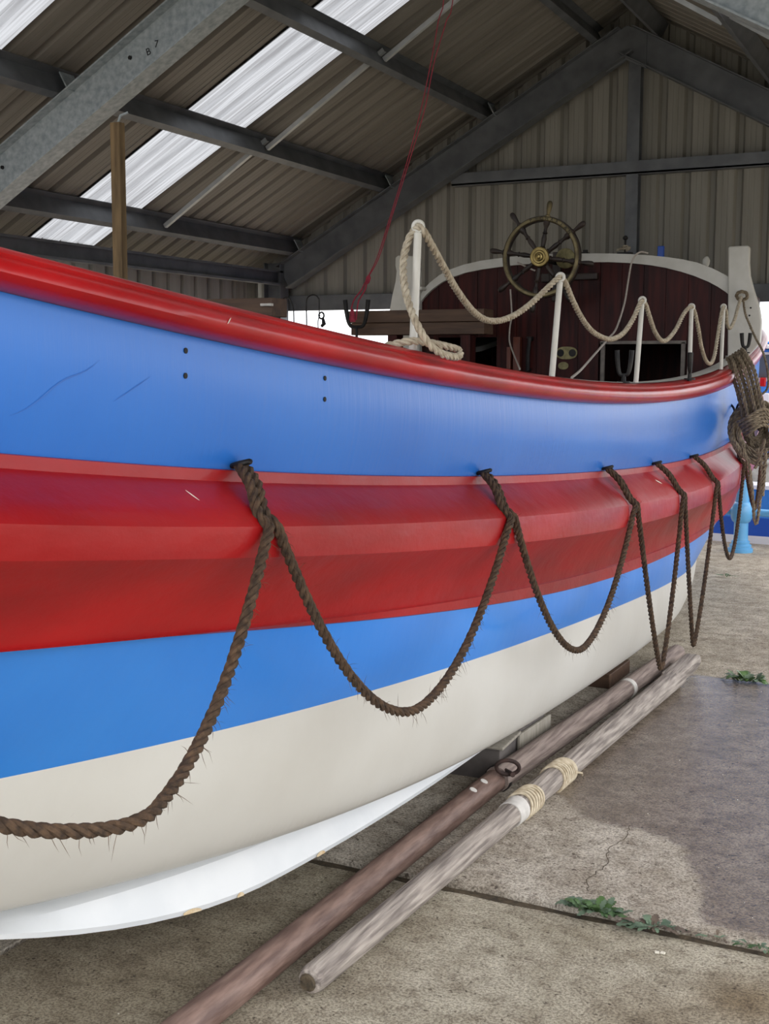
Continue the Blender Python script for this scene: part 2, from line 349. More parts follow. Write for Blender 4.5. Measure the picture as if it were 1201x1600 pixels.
# shallow crack in the middle slab
cr = MB(); pts = [(-1.02, 4.02), (-1.0, 3.9), (-1.03, 3.78), (-1.0, 3.66), (-1.02, 3.52), (-.99, 3.42)]
pts = [p for q in zip(pts, pts[1:]) for p in [(q[0][0]+(q[1][0]-q[0][0])*t/6+random.uniform(-.006, .006), q[0][1]+(q[1][1]-q[0][1])*t/6) for t in range(6)]]
for (a, b), (c, d) in zip(pts, pts[1:]): cr.add([(a-.0014, b, .0108), (a+.0014, b, .0108), (c+.0014, d, .0108), (c-.0014, d, .0108)], [(0, 1, 2, 3)])
cr.build('crack', M['soil'], floor)
ch = MB()
for _ in range(170):
    x = random.uniform(-1.9, .2); y = random.uniform(2.0, 6.2); z = .011 if y > 3.32 else .001
    if 3.27 < y < 3.33: continue
    s = random.uniform(.001, .0035); a = random.uniform(0, 3)
    ch.add([(x+s*cos(a+k*2.1)*random.uniform(.6, 1.2), y+s*sin(a+k*2.1), z) for k in range(3)]+[(x, y, z+s*.6)], [(0, 1, 3), (1, 2, 3), (2, 0, 3)])
tag(ch.build('shell_chips', M['chip']), 'tiny pale chips scattered over the concrete beside the spars', 'grit', kind='stuff')
for (px, py) in ((1026, 1490), (1035, 1491)):
    a, b = at(px, py, 1.0).x, at(px, py, 1.0).z-H; Y = -H/b; p = Vector((a*Y, Y, .002))
    k = MB().box(p+Vector((0, 0, .002)), (.011, .012, .004), Matrix.Rotation(px, 3, 'Z')).build('shell_fragment', M['chip'], bevel=.001)
    tag(k, ('left' if px < 1030 else 'right')+' one of two white shell fragments on the near slab below the weeds', 'shell', 'shell fragments below the weeds')

# ------------------------------------------------------------------ shed (portal frames, purlins, sheets)
XA, ZA, SL = -2.709, 4.006, .557       # apex of rafter underside, slope
HW = 3.16                              # half width to inside of eaves column
cth = 1/math.sqrt(1+SL*SL); RD = .265  # rafter depth, measured vertically
def und(x, off=0): return ZA+off-SL*abs(x-XA)
YF = 9.9; YC = 10.08; YN = 5.70
shed = empty('ceiling', (XA, 4, 4.3), 'corrugated shed roof with translucent strips on steel purlins', kind='structure')
def rafter(Y, m, mark=False):
    for sg in (-1, 1):
        x1 = XA+sg*(HW+.0); a = Vector((XA+sg*.0, Y, und(XA)+RD/2)); b = Vector((x1, Y, und(x1)+RD/2)); h = RD*cth/2
        w, tf, tw = .07, .009, .007     # I section; local x across building depth (Y)
        prof = [(-w, -h), (w, -h), (w, -h+tf), (tw/2, -h+tf), (tw/2, h-tf), (w, h-tf), (w, h), (-w, h), (-w, h-tf), (-tw/2, h-tf), (-tw/2, -h+tf), (-w, -h+tf)]
        o = MB().prism(a, b, prof, (0, 1, 0)).build('rafter', m, shed)
        if mark and sg < 0:
            d = (a-b).normalized(); nrm = Vector((0, -1, 0)); c = at(236, 76, Y-.006); o2 = text_mesh('B', .055, 'steel_mark', M['text'], None, (c.x-.02, Y-.0045, c.z-.015), (cos(.3), 0, sin(.3)), (0, 0, 1)); attach(o2, o)
            o2 = text_mesh('7', .055, 'steel_mark', M['text'], None, (c.x+.035, Y-.0045, c.z+.02), (1, 0, 0), (0, 0, 1)); attach(o2, o)
            hb = MB()
            for k in range(3):
                q = b.lerp(a, .18+.3*k); hb.lathe((q.x, Y-.005, q.z+.04), (0, -1, 0), [(0, .012), (.008, .012)], 6)
            attach(hb.build('web_bolt', M['iron']), o)
        # column
        cx = x1+sg*.09; MB().prism((cx, Y, 0), (cx, Y, und(x1)+RD), [(-.09, -.07), (-.08, -.07), (-.08, -.004), (.08, -.004), (.08, -.07), (.09, -.07), (.09, .07), (.08, .07), (.08, .004), (-.08, .004), (-.08, .07), (-.09, .07)], (1, 0, 0)).build('column', m, shed)
    # apex plate
    MB().extrude([(XA-.16, Y-.012, und(XA-.16, -.01)), (XA, Y-.012, ZA-.02), (XA+.16, Y-.012, und(XA+.16, -.01)), (XA+.16, Y-.012, und(XA+.16, RD-.02)), (XA, Y-.012, ZA+RD-.02), (XA-.16, Y-.012, und(XA-.16, RD-.02))], (0, 1, 0), .02).build('apex_plate', m, shed)
rafter(YF, M['steel']); rafter(YN, M['galv'], True); rafter(1.5, M['galv'])
# Z purlins laid over the rafters
Zp = [(-.052, 0), (.0, 0), (.0, .132), (.052, .132), (.052, .137), (-.005, .137), (-.005, .005), (-.052, .005)]
def purlin(x, sg, y0=.55, y1=YC-.02, off=RD+.005, prof=Zp, name='purlin'):
    n = Vector((-sg*SL*-1, 0, 1)); n = Vector((sg*SL, 0, 1)).normalized(); s = Vector((1, 0, -sg*SL)).normalized()*(1 if sg < 0 else 1)
    o = Vector((x, 0, und(x, off))); mb = MB()
    k = -1 if sg < 0 else 1
    vs = []
    for y in (y0, y1):
        for (u, v) in prof: q = o+s*(u*-k)+n*v; vs.append((q.x, y, q.z))
    m = len(prof); mb.add(vs, [(i, (i+1) % m, m+(i+1) % m, m+i) for i in range(m)]+[tuple(range(m))[::-1], tuple(range(m, 2*m))])
    return mb.build(name, M['steel'], shed)
for x in (-3.86, -4.81, -5.73, -2.93): purlin(x, -1)
for x in (-2.49, -1.56, -.61, .32): purlin(x, 1)
# cleats where purlins cross rafters, anti-sag rods between purlins
for Y in (YF, YN):
    cl = MB()
    for x in (-3.86, -4.81, -5.73): cl.box((x+.03, Y, und(x, RD+.07)), (.008, .12, .12), Matrix.Rotation(math.atan(-SL), 3, 'Y'))
    cl.build('cleat', M['galv'], shed)
for sg, xs in ((-1, (-5.73, -4.81, -3.86, -2.93)), (1, (.32, -.61, -1.56, -2.49))):
    for Y in (7.88, 3.6):
        for a, b in zip(xs, xs[1:]):
            pa = Vector((a, Y, und(a, RD+.035))); pb = Vector((b, Y, und(b, RD+.10)))
            MB().prism(pa, pb, [(0, 0), (.032, 0), (.032, .003), (.003, .003), (.003, .03), (0, .03)], (0, 1, 0)).build('sag_bar', M['bar'], shed)
# eaves beam (C section) left and right
for sg in (-1, 1):
    x = XA+sg*3.19; z = 2.435
    MB().prism((x, .55, z), (x, YF-.02, z), [(-.03, 0), (.03, 0), (.03, .018), (.026, .018), (.026, .004), (-.026, .004), (-.026, .126), (.03, .126), (.03, .112), (.036, .112), (.036, .13), (-.03, .13)] if sg < 0 else [(-.03, 0), (.03, 0), (.03, .13), (-.03, .13)], (1, 0, 0)).build('eaves_beam', M['steel'], shed)
# trapezoidal sheets. roof: ribs run down the slope, pitch .2 along Y
def sheet_profile(pitch, n, depth, w0=.062, sl=.018, micro=True):
    P = []
    for k in range(n):
        b = k*pitch; P += [(b, 0), (b+sl, depth), (b+w0-sl, depth), (b+w0, 0)]
        if micro:
            q = (pitch-w0)/3
            for j in (1, 2): P += [(b+w0+q*j-.006, 0), (b+w0+q*j, depth*.05), (b+w0+q*j+.006, 0)]
    P.append((n*pitch, 0)); return P
RO = RD+.170                           # sheet underside above rafter underside
def roof_sheet(Y0, n, m, name, sg, depth=.032, off=0):
    nrm = Vector((sg*SL, 0, 1)).normalized()
    xe = XA+sg*3.62; a = Vector((XA, 0, und(XA, RO+off))); b = Vector((xe, 0, und(xe, RO+off)))
    rows = []
    for q in (a, b): rows.append([q+Vector((0, Y0+y, 0))+nrm*d for y, d in sheet_profile(.197, n, depth)])
    return MB().grid(rows).build(name, m, shed)
lay = [(.493, 5, 0), (1.478, 5, 0), (2.463, 5, 0), (3.448, 5, 0), (4.433, 4, 1), (5.221, 4, 0), (6.009, 4, 0), (6.85, 4, 1), (7.638, 5, 0), (8.623, 4, 0), (9.411, 4, 0)]
for sg in (-1, 1):
    for Y0, n, s in lay:
        if s: roof_sheet(Y0, n, M['sky'], 'skylight_sheet', sg)
        else: roof_sheet(Y0, n, M['roof'], 'roof_sheet', sg, off=.002 if int(Y0*10) % 2 else 0)
# gap left between sheets (joints) is lapped by a rib
for sg in (-1, 1): roof_sheet(6.745, 1, M['roof'], 'roof_sheet', sg, off=.004)
# ridge cap outside
MB().extrude([(XA-.3, .5, und(XA-.3, RO+.04)), (XA, .5, und(XA, RO+.06)), (XA+.3, .5, und(XA+.3, RO+.04)), (XA, .5, und(XA, RO+.075))], (0, 1, 0), 9.8).build('ridge_cap', M['clad'], shed)

# gable wall beyond the boat
wg = empty('wall_back', (XA, YC, 2.1), 'grey box-profile gable cladding with steel rails above an open gap', kind='structure')
x = XA-3.42-.05; k = 0; zb = 2.10
PW = .2044
x = -.1926*9.9/1.0  # rib seen at the steering wheel's right, used as phase
ph = at(910, 300, YC).x % PW
x0 = math.floor((XA-3.80)/PW)*PW+ph
nn = int(7.0/PW/5)+2
for k in range(nn):
    xs = x0+k*5*PW; xe = xs+5*PW
    P = []
    for j in range(5):
        b = xs+j*PW; P += [(b, 0), (b+.02, .035), (b+.055, .035), (b+.075, 0), (b+.115, 0), (b+.118, .0022), (b+.121, 0), (b+.155, 0), (b+.158, .0022), (b+.161, 0)]
    P.append((xe, 0)); P = [p for p in P if XA-3.60 < p[0] < XA+3.60]
    lo = [(p[0], YC+p[1], zb) for p in P]; hi = [(p[0], YC+p[1], und(p[0], RO)+.0) for p in P]
    if len(P) > 1: MB().grid([lo, hi]).build('cladding_sheet', M['clad'], wg)
MB().prism((XA-3.4, YC-.06, 3.1), (XA+3.4, YC-.06, 3.1), [(-.05, 0), (.05, 0), (.05, .015), (-.046, .015), (-.046, .10), (.05, .10), (.05, .115), (-.05, .115)], (0, 1, 0)).data if False else None
def girt(z, x0, x1, h=.105):
    return MB().extrude([(x0, YC-.012, z), (x0, YC-.10, z), (x0, YC-.10, z+.018), (x0, YC-.104, z+.018), (x0, YC-.104, z+h), (x0, YC-.012, z+h), (x0, YC-.012, z+h-.004), (x0, YC-.1, z+h-.004), (x0, YC-.1, z+.004), (x0, YC-.012, z+.004)], (1, 0, 0), x1-x0)
girt(3.112, XA-1.53, XA+1.53).build('girt', M['steel'], wg)
MB().box((XA, YC-.035, 2.15), (6.7, .06, .14)).build('bottom_rail', M['steel'], wg, bevel=.004)
MB().prism((XA+.045, YC-.048, 2.10), (XA+.045, YC-.048, und(XA)+.1), [(-.05, -.045), (.05, -.045), (.05, -.038), (.004, -.038), (.004, .038), (.05, .038), (.05, .045), (-.05, .045), (-.05, .038), (-.004, .038), (-.004, -.038), (-.05, -.038)], (1, 0, 0)).build('gable_post', M['steel'], wg)
# left wall
wl = empty('wall_left', (XA-3.42, 3, 2.1), 'grey box-profile side cladding under the eaves', kind='structure')
for k in range(10):
    ys = .2+k*1.0; P = []
    for j in range(5): b = ys+j*.2; P += [(b, 0), (b+.012, .03), (b+.045, .03), (b+.057, 0)]
    P.append((ys+1, 0)); P = [p for p in P if p[0] < YC+.05]
    MB().grid([[(XA-3.54-d, y, 1.75) for y, d in P], [(XA-3.54-d, y, 2.50) for y, d in P]]).build('cladding_sheet', M['clad'], wl)

# ------------------------------------------------------------------ the lifeboat
XC = -2.72; YM = 5.3
CF = dict(gtop=(-1.36, .0004, .0004), gbot=(-1.37, .0004, .0004), btop=(-1.43, .00045, .00045), bout=(-1.30, .00045, .0006), bface=(-1.30, .0005, .0007), blip=(-1.40, .0006, .0010), bbot=(-1.40, .0007, .0015), boot=(-1.42, .0020, .005), sil=(-1.47, .003, .007), bk=(-1.62, .0024, .006))
ZF = dict(gtop=[-0.08102, -0.01829, 0.01708, 0.00107, 9e-05], gbot=[-0.16566, -0.02404, 0.01564, 0.00129, 0.00024], btop=[-0.4527, -0.04868, 0.00905, 0.00121, 0.00031], bout=[-0.58828, -0.05497, 0.01314, 0.00292, 0.00047], bface=[-0.68744, -0.05201, 0.01406, 0.00089, 5e-05], blip=[-0.86148, -0.05804, 0.01356, 0.0003, -.0001], bbot=[-0.91425, -0.05786, 0.01997, 0.00059, -0.0002], boot=[-1.06421, -0.06476, 0.00787, 0.00186], sil=[-1.375, -0.035, 0.0085])
Y0B, Y1B = -.55, 11.0
def hx(n, Y):
    B, kn, kf = CF[n]; u = Y-YM; x = B-(kn if u < 0 else kf)*u**4
    hb = x-XC; t = max(0, abs(u)-3.95)/1.8; hb *= max(0, 1-t**2.6)
    return XC+max(.025, hb)
def hz(n, Y):
    y = min(max(Y, .6), 9.2); u = y-YM; z = sum(c*u**k for k, c in enumerate(ZF[n])); du = sum(k*c*u**(k-1) for k, c in enumerate(ZF[n]) if k)
    return H+z+du*(Y-y)
def HP(n, Y, dx=0, dz=0): return Vector((hx(n, Y)+dx, Y, hz(n, Y)+dz))
NY = 150
YS = [Y0B+(Y1B-Y0B)*(.5-.5*cos(pi*i/NY))*.35+(Y1B-Y0B)*i/NY*.65 for i in range(NY+1)]
boat = empty('lifeboat', (XC, YM, 0.05), 'wooden lifeboat, blue topsides, red fender belt and white bottom, filling the shed', 'boat')
def mirror(rows): return [[Vector((2*XC-p[0], p[1], p[2])) for p in r] for r in rows]
def skin(fn, name, m, both=True, smooth=40):
    rows = [fn(Y) for Y in YS]; mb = MB().grid(rows)
    if both: mb.grid(mirror(rows))
    return mb.build(name, m, boat, smooth=smooth)
def topside(Y, t):      # t: 0 at rail, 1 at belt
    a = HP('gbot', Y, -.035); b = HP('btop', Y); p = a.lerp(b, t); p.x += .018*sin(pi*t)*min(1, max(0, (p.x-XC)/.6)); return p
skin(lambda Y: [topside(Y, k/10) for k in range(11)], 'topside_planking', M['blue'])
ATT = [2.249, 3.60, 5.0, 5.858, 6.706, 7.99, 9.15]
EDG = [2.19, 3.545, 5.03, 5.94, 6.78, 7.70, 9.0]
def notch(Y):
    q = 0
    for e in EDG[2:]: q = max(q, max(0, 1-abs(Y-e)/.05))
    return q*.028
def belt(Y):
    fade = min(1, max(0, (hx('bout', Y)-XC)/.4))
    a = HP('btop', Y, .002); st = HP('btop', Y, .010*fade, -.002); s2 = HP('btop', Y, .012*fade, -.026)
    o = HP('bout', Y, -notch(Y)); f = HP('bface', Y, -notch(Y)*.9); l = HP('blip', Y); l.x = min(l.x, hx('bface', Y)-.04*fade); w = HP('bbot', Y)
    P = [a, st, s2]
    for k in (.33, .66): q = s2.lerp(o, k); q.z += .004; P.append(q)
    P += [o+Vector((-.012, 0, .012)), o+Vector((.0, 0, -.004)), o.lerp(f, .5)+Vector((.003, 0, 0)), f+Vector((0, 0, .008)), f+Vector((-.014, 0, -.006))]
    g0 = f+Vector((-.014, 0, -.006))
    for k in (.3, .6, .85): q = g0.lerp(l, k); q.x -= .012*sin(pi*k); P.append(q)
    P += [l, l+Vector((.008*fade, 0, -.003)), w+Vector((.008*fade, 0, .003)), w+Vector((.002, 0, 0))]
    return P
skin(belt, 'fender_belt', M['canvas'], smooth=28)
skin(lambda Y: [HP('bbot', Y).lerp(HP('boot', Y), k/5)+Vector((.008*sin(pi*k/5), 0, 0)) for k in range(6)], 'boot_stripe', M['boot'])
def keelz(Y): return .12+.004*(Y-YM)**2+(max(0, abs(Y-YM)-4.2)**2)*.25
def bottom(Y):
    a = HP('boot', Y); b = HP('sil', Y); hb = max(.03, b.x-XC); kz = keelz(Y)
    P = [a, a.lerp(b, .35)+Vector((.02, 0, 0)), a.lerp(b, .7)+Vector((.02, 0, 0))]
    P.append(b+Vector((0, 0, 0)))
    c = Vector((XC+hb*.86, Y, (b.z-.055) if kz < b.z-.06 else b.z*.75+kz*.25)); d = Vector((XC+hb*.5, Y, (c.z*.5+kz*.5))); e = Vector((XC+.03, Y, min(kz, d.z)))
    P += [b.lerp(c, .45)+Vector((.012, 0, -.012)), c, c.lerp(d, .5), d, d.lerp(e, .5), e]
    # smooth (Catmull-Rom)
    Q = []
    for i in range(len(P)-1):
        p0, p1, p2, p3 = P[max(0, i-1)], P[i], P[i+1], P[min(len(P)-1, i+2)]
        for j in range(3):
            t = j/3; q = .5*((2*p1)+(p2-p0)*t+(2*p0-5*p1+4*p2-p3)*t*t+(3*p1-p0-3*p2+p3)*t**3); q.y = Y; Q.append(q)
    Q.append(P[-1]); return Q
skin(bottom, 'hull_bottom', M['white'], smooth=60)
# bilge keel (both sides)
def bkz(Y): return -1.415+.22*max(0, (2.75-Y))**1.8+.05*max(0, Y-6.5)**2
kb = MB()
for mr in (0, 1):
    rows = []
    for i in range(61):
        Y = 1.75+(7.6-1.75)*i/60; u = Y-YM; X = -1.60-(.0024 if u < 0 else .006)*u**4
        bz = H+bkz(Y); tz = H-1.305+.06*max(0, 3.0-Y); dpt = max(.012, tz-bz) 
        e = min(1, min(Y-1.75, 7.6-Y)/.25)
        r = [Vector((X-.17, Y, bz+dpt+.05)), Vector((X-.055, Y, bz+dpt)), Vector((X-.028, Y, bz+dpt*(1-.15*e))), Vector((X+.004, Y, bz+.014)), Vector((X+.0, Y, bz)), Vector((X-.045, Y, bz)), Vector((X-.17, Y, bz+dpt*.6))]
        rows.append(r)
    kb.grid(rows if not mr else mirror(rows)); kb.add([p for p in (rows if not mr else mirror(rows))[0]], [tuple(range(7))]); kb.add([p for p in (rows if not mr else mirror(rows))[-1]], [tuple(range(7))])
kb.build('bilge_keel', M['whitek'], boat, smooth=30)
for (ya, yb) in ((2.44, 2.50), (2.63, 2.655), (2.97, 3.01)):
    P = []
    for i in range(5):
        Y = ya+(yb-ya)*i/4; u = Y-YM; X = -1.60-.0024*u**4+.006; bz = H+bkz(Y); h = .010*sin(pi*(i+.5)/5)
        P.append((Vector((X, Y, bz+.002)), Vector((X-.001, Y, bz+.004+h))))
    MB().grid([[p[0] for p in P], [p[1] for p in P]]).build('rust_patch', M['rust'], boat)
skin(lambda Y: [Vector((XC+.035, Y, keelz(Y)+.02)), Vector((XC+.035, Y, max(.045, keelz(Y)-.07))), Vector((XC, Y, max(.045, keelz(Y)-.07)))], 'keel', M['whitek'])
# gunwale: red moulding with a quirk, white covering board inside
def gun(Y):
    f = min(1, max(.15, (hx('gtop', Y)-XC)/.5)); a = HP('gtop', Y); b = HP('gbot', Y); h = a.z-b.z
    c = lambda x, z: Vector((a.x+x*f, Y, a.z+z))
    return [c(-.075, .004), c(-.030, .004), c(-.012, -.002), c(-.004, -.010), c(-.008, -.016), c(.004, -.022), c(.012, -.034), c(.012, -.5*h-.012), c(.004, -.8*h), c(-.010, -h+.004), Vector((b.x-.03*f, Y, b.z)), Vector((b.x-.05*f, Y, b.z+.002))]
skin(gun, 'gunwale', M['red'], smooth=40)
def cover(Y):
    f = min(1, max(.1, (hx('gtop', Y)-XC)/.5)); a = HP('gtop', Y)
    w = .15 if Y < 8.3 else .15+min(.35, (Y-8.3)*.6)
    return [Vector((a.x-.0745*f, Y, a.z+.0075)), Vector((a.x-.08*f, Y, a.z+.010)), Vector((a.x-w*f, Y, a.z+.010)), Vector((a.x-w*f, Y, a.z-.03))]
skin(cover, 'covering_board', M['cream'])
dz0 = 1.58-.52
skin(lambda Y: [Vector((HP('gtop', Y).x-.145*min(1, max(.1, (hx('gtop', Y)-XC)/.5)), Y, HP('gtop', Y).z-.028)), Vector((max(XC+.02, HP('gtop', Y).x-.15), Y, min(dz0+.1, HP('gtop', Y).z-.2)+.0))], 'bulwark_lining', M['mahog'])
skin(lambda Y: [Vector((max(XC+.01, HP('gtop', Y).x-.15), Y, dz0+.1)), Vector((XC, Y, dz0+.12))], 'deck', mat('grey_deck', (92, 90, 86), (112, 108, 102), rough=.8, scale=5))
# end deck over the far stern beyond the shelter posts
MB().grid([[Vector((XC-(hx('gtop', y)-.12-XC), y, hz('gtop', y)+.0)), Vector((XC, y, hz('gtop', y)+.05)), Vector((max(XC+.01, hx('gtop', y)-.12), y, hz('gtop', y)+.0))] for y in [9.55+.1*k for k in range(13)]]).build('end_deck', M['cream'], boat, smooth=True)
# bolt holes in topside
for (Y, dz, z) in ((2.051, 0, .0277), (2.0457, 0, -.0221), (2.586, 0, -.0316), (2.580, 0, -.0815)):
    a, b = hz('gbot', Y), hz('btop', Y); t = (a-(H+z))/(a-b); p = topside(Y, t)
    MB().lathe(p+Vector((-.004, 0, 0)), (1, 0, 0), [(0, .006), (.006, .006)], 12).build('bolt_hole', M['black'], boat)
def streak(f, n, w, name, m):
    P = [f(k/n) for k in range(n+1)]; rows = []
    for k, p in enumerate(P): ww = w*sin(pi*(k+.4)/(n+.8)); rows.append([p+Vector((.0012, 0, ww)), p+Vector((.0012, 0, -ww))])
    MB().grid(rows).build(name, m, boat)
scr = mat('scratched_blue', (34, 96, 178), rough=.5)
streak(lambda k: topside(1.60+.20*k, .76-.46*k+.02*sin(9*k)), 12, .0016, 'scratch', scr)
streak(lambda k: topside(1.84+.10*k, .58-.22*k), 8, .0011, 'scratch', scr)
streak(lambda k: HP('gtop', 2.115+.012*k, .0125, -.043+.014*k), 5, .0022, 'scuff', M['chip'])
streak(lambda k: HP('btop', 2.02+.01*k, .012, -.026).lerp(HP('bout', 2.02+.01*k), .30+.22*k)+Vector((.003, 0, .005)), 5, .0014, 'scuff', M['chip'])
streak(lambda k: HP('btop', 5.70+.05*k, .012, -.026).lerp(HP('bout', 5.70+.05*k), .35+.18*k)+Vector((.003, 0, .005)), 5, .0025, 'scuff', M['chip'])
# eyes where the grab lines are rove
for Y in ATT:
    p = HP('btop', Y, .012, .010)
    e = [p+Vector((.012+.02*cos(a), .016*sin(a), .004+.014*cos(a)*.4)) for a in [2*pi*k/16 for k in range(16)]]
    MB().tube(e, .0065, 8, closed=True).build('lanyard_eye', M['iron'], boat, smooth=True)
# ---- shelter: arched bulkhead between two tall posts
YB = 8.34
arch_o = [(655, 462), (663, 450), (672, 441), (686, 430), (700, 422), (724, 413.5), (750, 407.5), (775, 404), (800, 401), (830, 398.5), (860, 397), (905, 396), (950, 396), (985, 397), (1015, 399), (1040, 401.5), (1065, 405), (1088, 410), (1112, 419), (1128, 427), (1140, 434), (1150, 441)]
arch_i = [(655, 474), (665, 461), (676, 451), (690, 441), (704, 434), (727, 426), (752, 421), (777, 417.5), (802, 414.5), (831, 412), (860, 410.5), (905, 409.5), (950, 409.5), (985, 411), (1014, 414), (1038, 418), (1062, 424), (1084, 431), (1106, 440), (1121, 448), (1133, 456), (1145, 466)]
AO = [at(x, y, YB-.03) for x, y in arch_o]; AI = [at(x, y, YB-.03) for x, y in arch_i]
mb = MB()
b2 = lambda p: p+Vector((0, .07, 0))
rows = [[AI[i], AO[i], b2(AO[i]), b2(AI[i]), AI[i]] for i in range(len(AO))]
mb.grid(rows).build('roof_arch', M['cream'], boat, smooth=30)
mb = MB(); bk = lambda p, d: Vector((XC+(p.x-XC)*(1-.04*d), p.y+d, p.z-.03*d))
mb.grid([[bk(p, d) for p in AO] for d in (.03, .5, 1.0, 1.35)]).build('cabin_roof', M['cream'], boat, smooth=60)
mb = MB(); back = [bk(p, 1.35) for p in AO]
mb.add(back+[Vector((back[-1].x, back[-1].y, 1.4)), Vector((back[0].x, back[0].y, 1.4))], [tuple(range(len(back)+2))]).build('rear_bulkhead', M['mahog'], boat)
for sgn in (0, 1):
    e = AO[0] if sgn == 0 else AO[-1]
    MB().add([Vector((e.x, YB+.02, e.z)), bk(e, 1.35), Vector((bk(e, 1.35).x, YB+1.35, 1.4)), Vector((e.x, YB+.02, 1.4))], [(0, 1, 2, 3)]).build('cabin_side', M['mahog'], boat)
# vertical boards of the bulkhead, cut round the two openings
def archz(x):
    P = AI
    for a, b in zip(P, P[1:]):
        if a.x <= x <= b.x: return a.z+(b.z-a.z)*(x-a.x)/(b.x-a.x)+.02
    return P[0].z if x < P[0].x else P[-1].z
xl, xr = at(656, 500, YB).x, at(1146, 500, YB).x
hatch = (at(945, 540, YB).x, at(1065, 540, YB).x, at(1000, 537, YB).z); port = (at(700, 540, YB).x, at(786, 540, YB).x, at(740, 527, YB).z)
N = 15
edges = sorted([xl+(xr-xl)*k/N for k in range(N+1)])
for a, b in zip(edges, edges[1:]):
    c = (a+b)/2; zb_ = 1.12
    for lo, hi, top in (hatch, port):
        if lo-.02 < c < hi+.02: zb_ = top
    a2, b2_ = a+.0015, b-.0015; y = YB+random.uniform(-.0015, .0015)
    za, zb2 = archz(a2), archz(b2_)
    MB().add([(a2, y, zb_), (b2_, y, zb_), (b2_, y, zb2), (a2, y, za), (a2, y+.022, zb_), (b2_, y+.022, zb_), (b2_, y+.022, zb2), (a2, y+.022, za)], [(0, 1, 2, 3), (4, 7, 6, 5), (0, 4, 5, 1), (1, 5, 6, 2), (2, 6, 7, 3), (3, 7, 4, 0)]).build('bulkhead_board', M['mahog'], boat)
# hatch frame (grey metal strip) and its dark inside
x0_, x1_, zt = hatch
fm = MB().box(((x0_+x1_)/2, YB-.008, zt+.008), (x1_-x0_+.06, .02, .022)).box((x0_-.012, YB-.008, zt-.13), (.028, .02, .28)).box((x1_+.012, YB-.008, zt-.13), (.028, .02, .28))
fm.build('hatch_frame', mat('worn_grey_strip', (104, 96, 90), (132, 124, 116), rough=.6, scale=20), boat, bevel=.002)
# door jamb and grab handles at left opening
q = at(800, 560, YB-.05); MB().box((q.x-.02, YB-.05, q.z-.02), (.03, .05, .2)).box((q.x+.035, YB-.04, q.z+.02), (.05, .05, .26)).build('door_jamb', M['mahogl'], boat, bevel=.003)
for px, py0, py1 in ((826, 530, 578),):
    a = at(px+1, py0, YB-.05); b = at(px-2, py1, YB-.05)
    h_ = MB().tube([a+Vector((0, .05, 0)), a, a.lerp(b, .5)+Vector((0, -.012, 0)), b, b+Vector((0, .05, 0))], [.014, .014, .014, .014, .014], 8).box(a+Vector((0, .012, .012)), (.035, .05, .012))
    h_.build('grab_handle', M['iron'], boat, smooth=True)
# brass plates
p = at(885, 551.5, YB-.003)
def disc(p, rx, rz, m, th=.006, n=32, parent=boat, name='brass_plate', sup=1.0):
    poly = [p+Vector((rx*(abs(cos(a))**sup)*(1 if cos(a) > 0 else -1), 0, rz*(abs(sin(a))**sup)*(1 if sin(a) > 0 else -1))) for a in [2*pi*k/n for k in range(n)]]
    return MB().extrude(poly, (0, -1, 0), th).build(name, m, parent, bevel=.0012)
pl = disc(p, .078, .044, M['brassp'], sup=.8)
for dx in (-.043, .043): 
    o_ = disc(p+Vector((dx, -.0062, 0)), .026, .026, M['iron'], th=.002, parent=pl, name='inset_disc')
pl2 = disc(at(880, 571.5, YB-.003), .038, .027, M['brassp'])
# shelter posts: shaped plank, splayed at the foot
def shelter_post(pts, Y, th=.055):
    poly = [at(x, y, Y) for x, y in pts]
    return MB().extrude(poly, (0, 1, 0), th).build('shelter_post', M['cream'], boat, bevel=.008)
rp_ = shelter_post([(1136, 570), (1136.5, 500), (1137, 440), (1137, 388), (1138.5, 385), (1168, 383.5), (1170.5, 387), (1169.5, 410), (1171, 430), (1176, 450), (1181, 466), (1186, 483), (1189, 503), (1188, 520), (1187, 535), (1178, 546), (1166, 558), (1150, 566)], YB-.06)
lp_ = shelter_post([(655, 560), (655, 403), (652, 400), (621, 399), (617, 403), (617, 415), (619, 424), (617, 440), (612, 462), (608, 485), (607, 540), (610, 560)], YB-.06)
for (px, py) in ((1172.5, 481), (1170.5, 493), (1172, 513)):
    MB().lathe(at(px, py, YB-.06), (0, -1, 0), [(0, .006), (.003, .006)], 8).build('screw', M['black'], boat)
p = at(657, 450.5, YB-.10); MB().lathe(p+Vector((0, .1, 0)), (0, -1, 0), [(0, .014), (.1, .014), (.105, .008)], 12).build('peg', M['cream'], boat)
# stanchions along the near rail, leaning outboard, each with a ring top
STN = [(653, 355, 645, 546, 3.08), (875, 434, 862, 586, 4.37), (1003, 470, 993, 599, 5.50), (1080, 480, 1076, 597, 6.50), (1130, 480, 1126, 576, 7.45)]
RT = []
for (tx, ty, bx, by, Y) in STN:
    a = at(bx, by, Y); b = at(tx, ty, Y); a.x = hx('gtop', Y)-.10
    a = at(bx, by, Y); a.z = hz('gtop', Y)+.008; L = (b-a).length; ax = (b-a).normalized()
    r = .0112
    s = MB().tube([a, a+ax*.02, a+ax*(L*.5), b-ax*.015], [r*1.0, r, r, r*.98], 14).build('stanchion', M['cream'], boat, smooth=True)
    c = b+ax*.002; ring = [c+ax*.0135*cos(t)+Vector((cos(.35), sin(.35), 0))*0.0135*sin(t) for t in [2*pi*k/20 for k in range(20)]]
    rg = MB().tube(ring, .0058, 10, closed=True).build('rope_ring', M['cream'], None, smooth=True); attach(rg, s)
    RT.append(c)
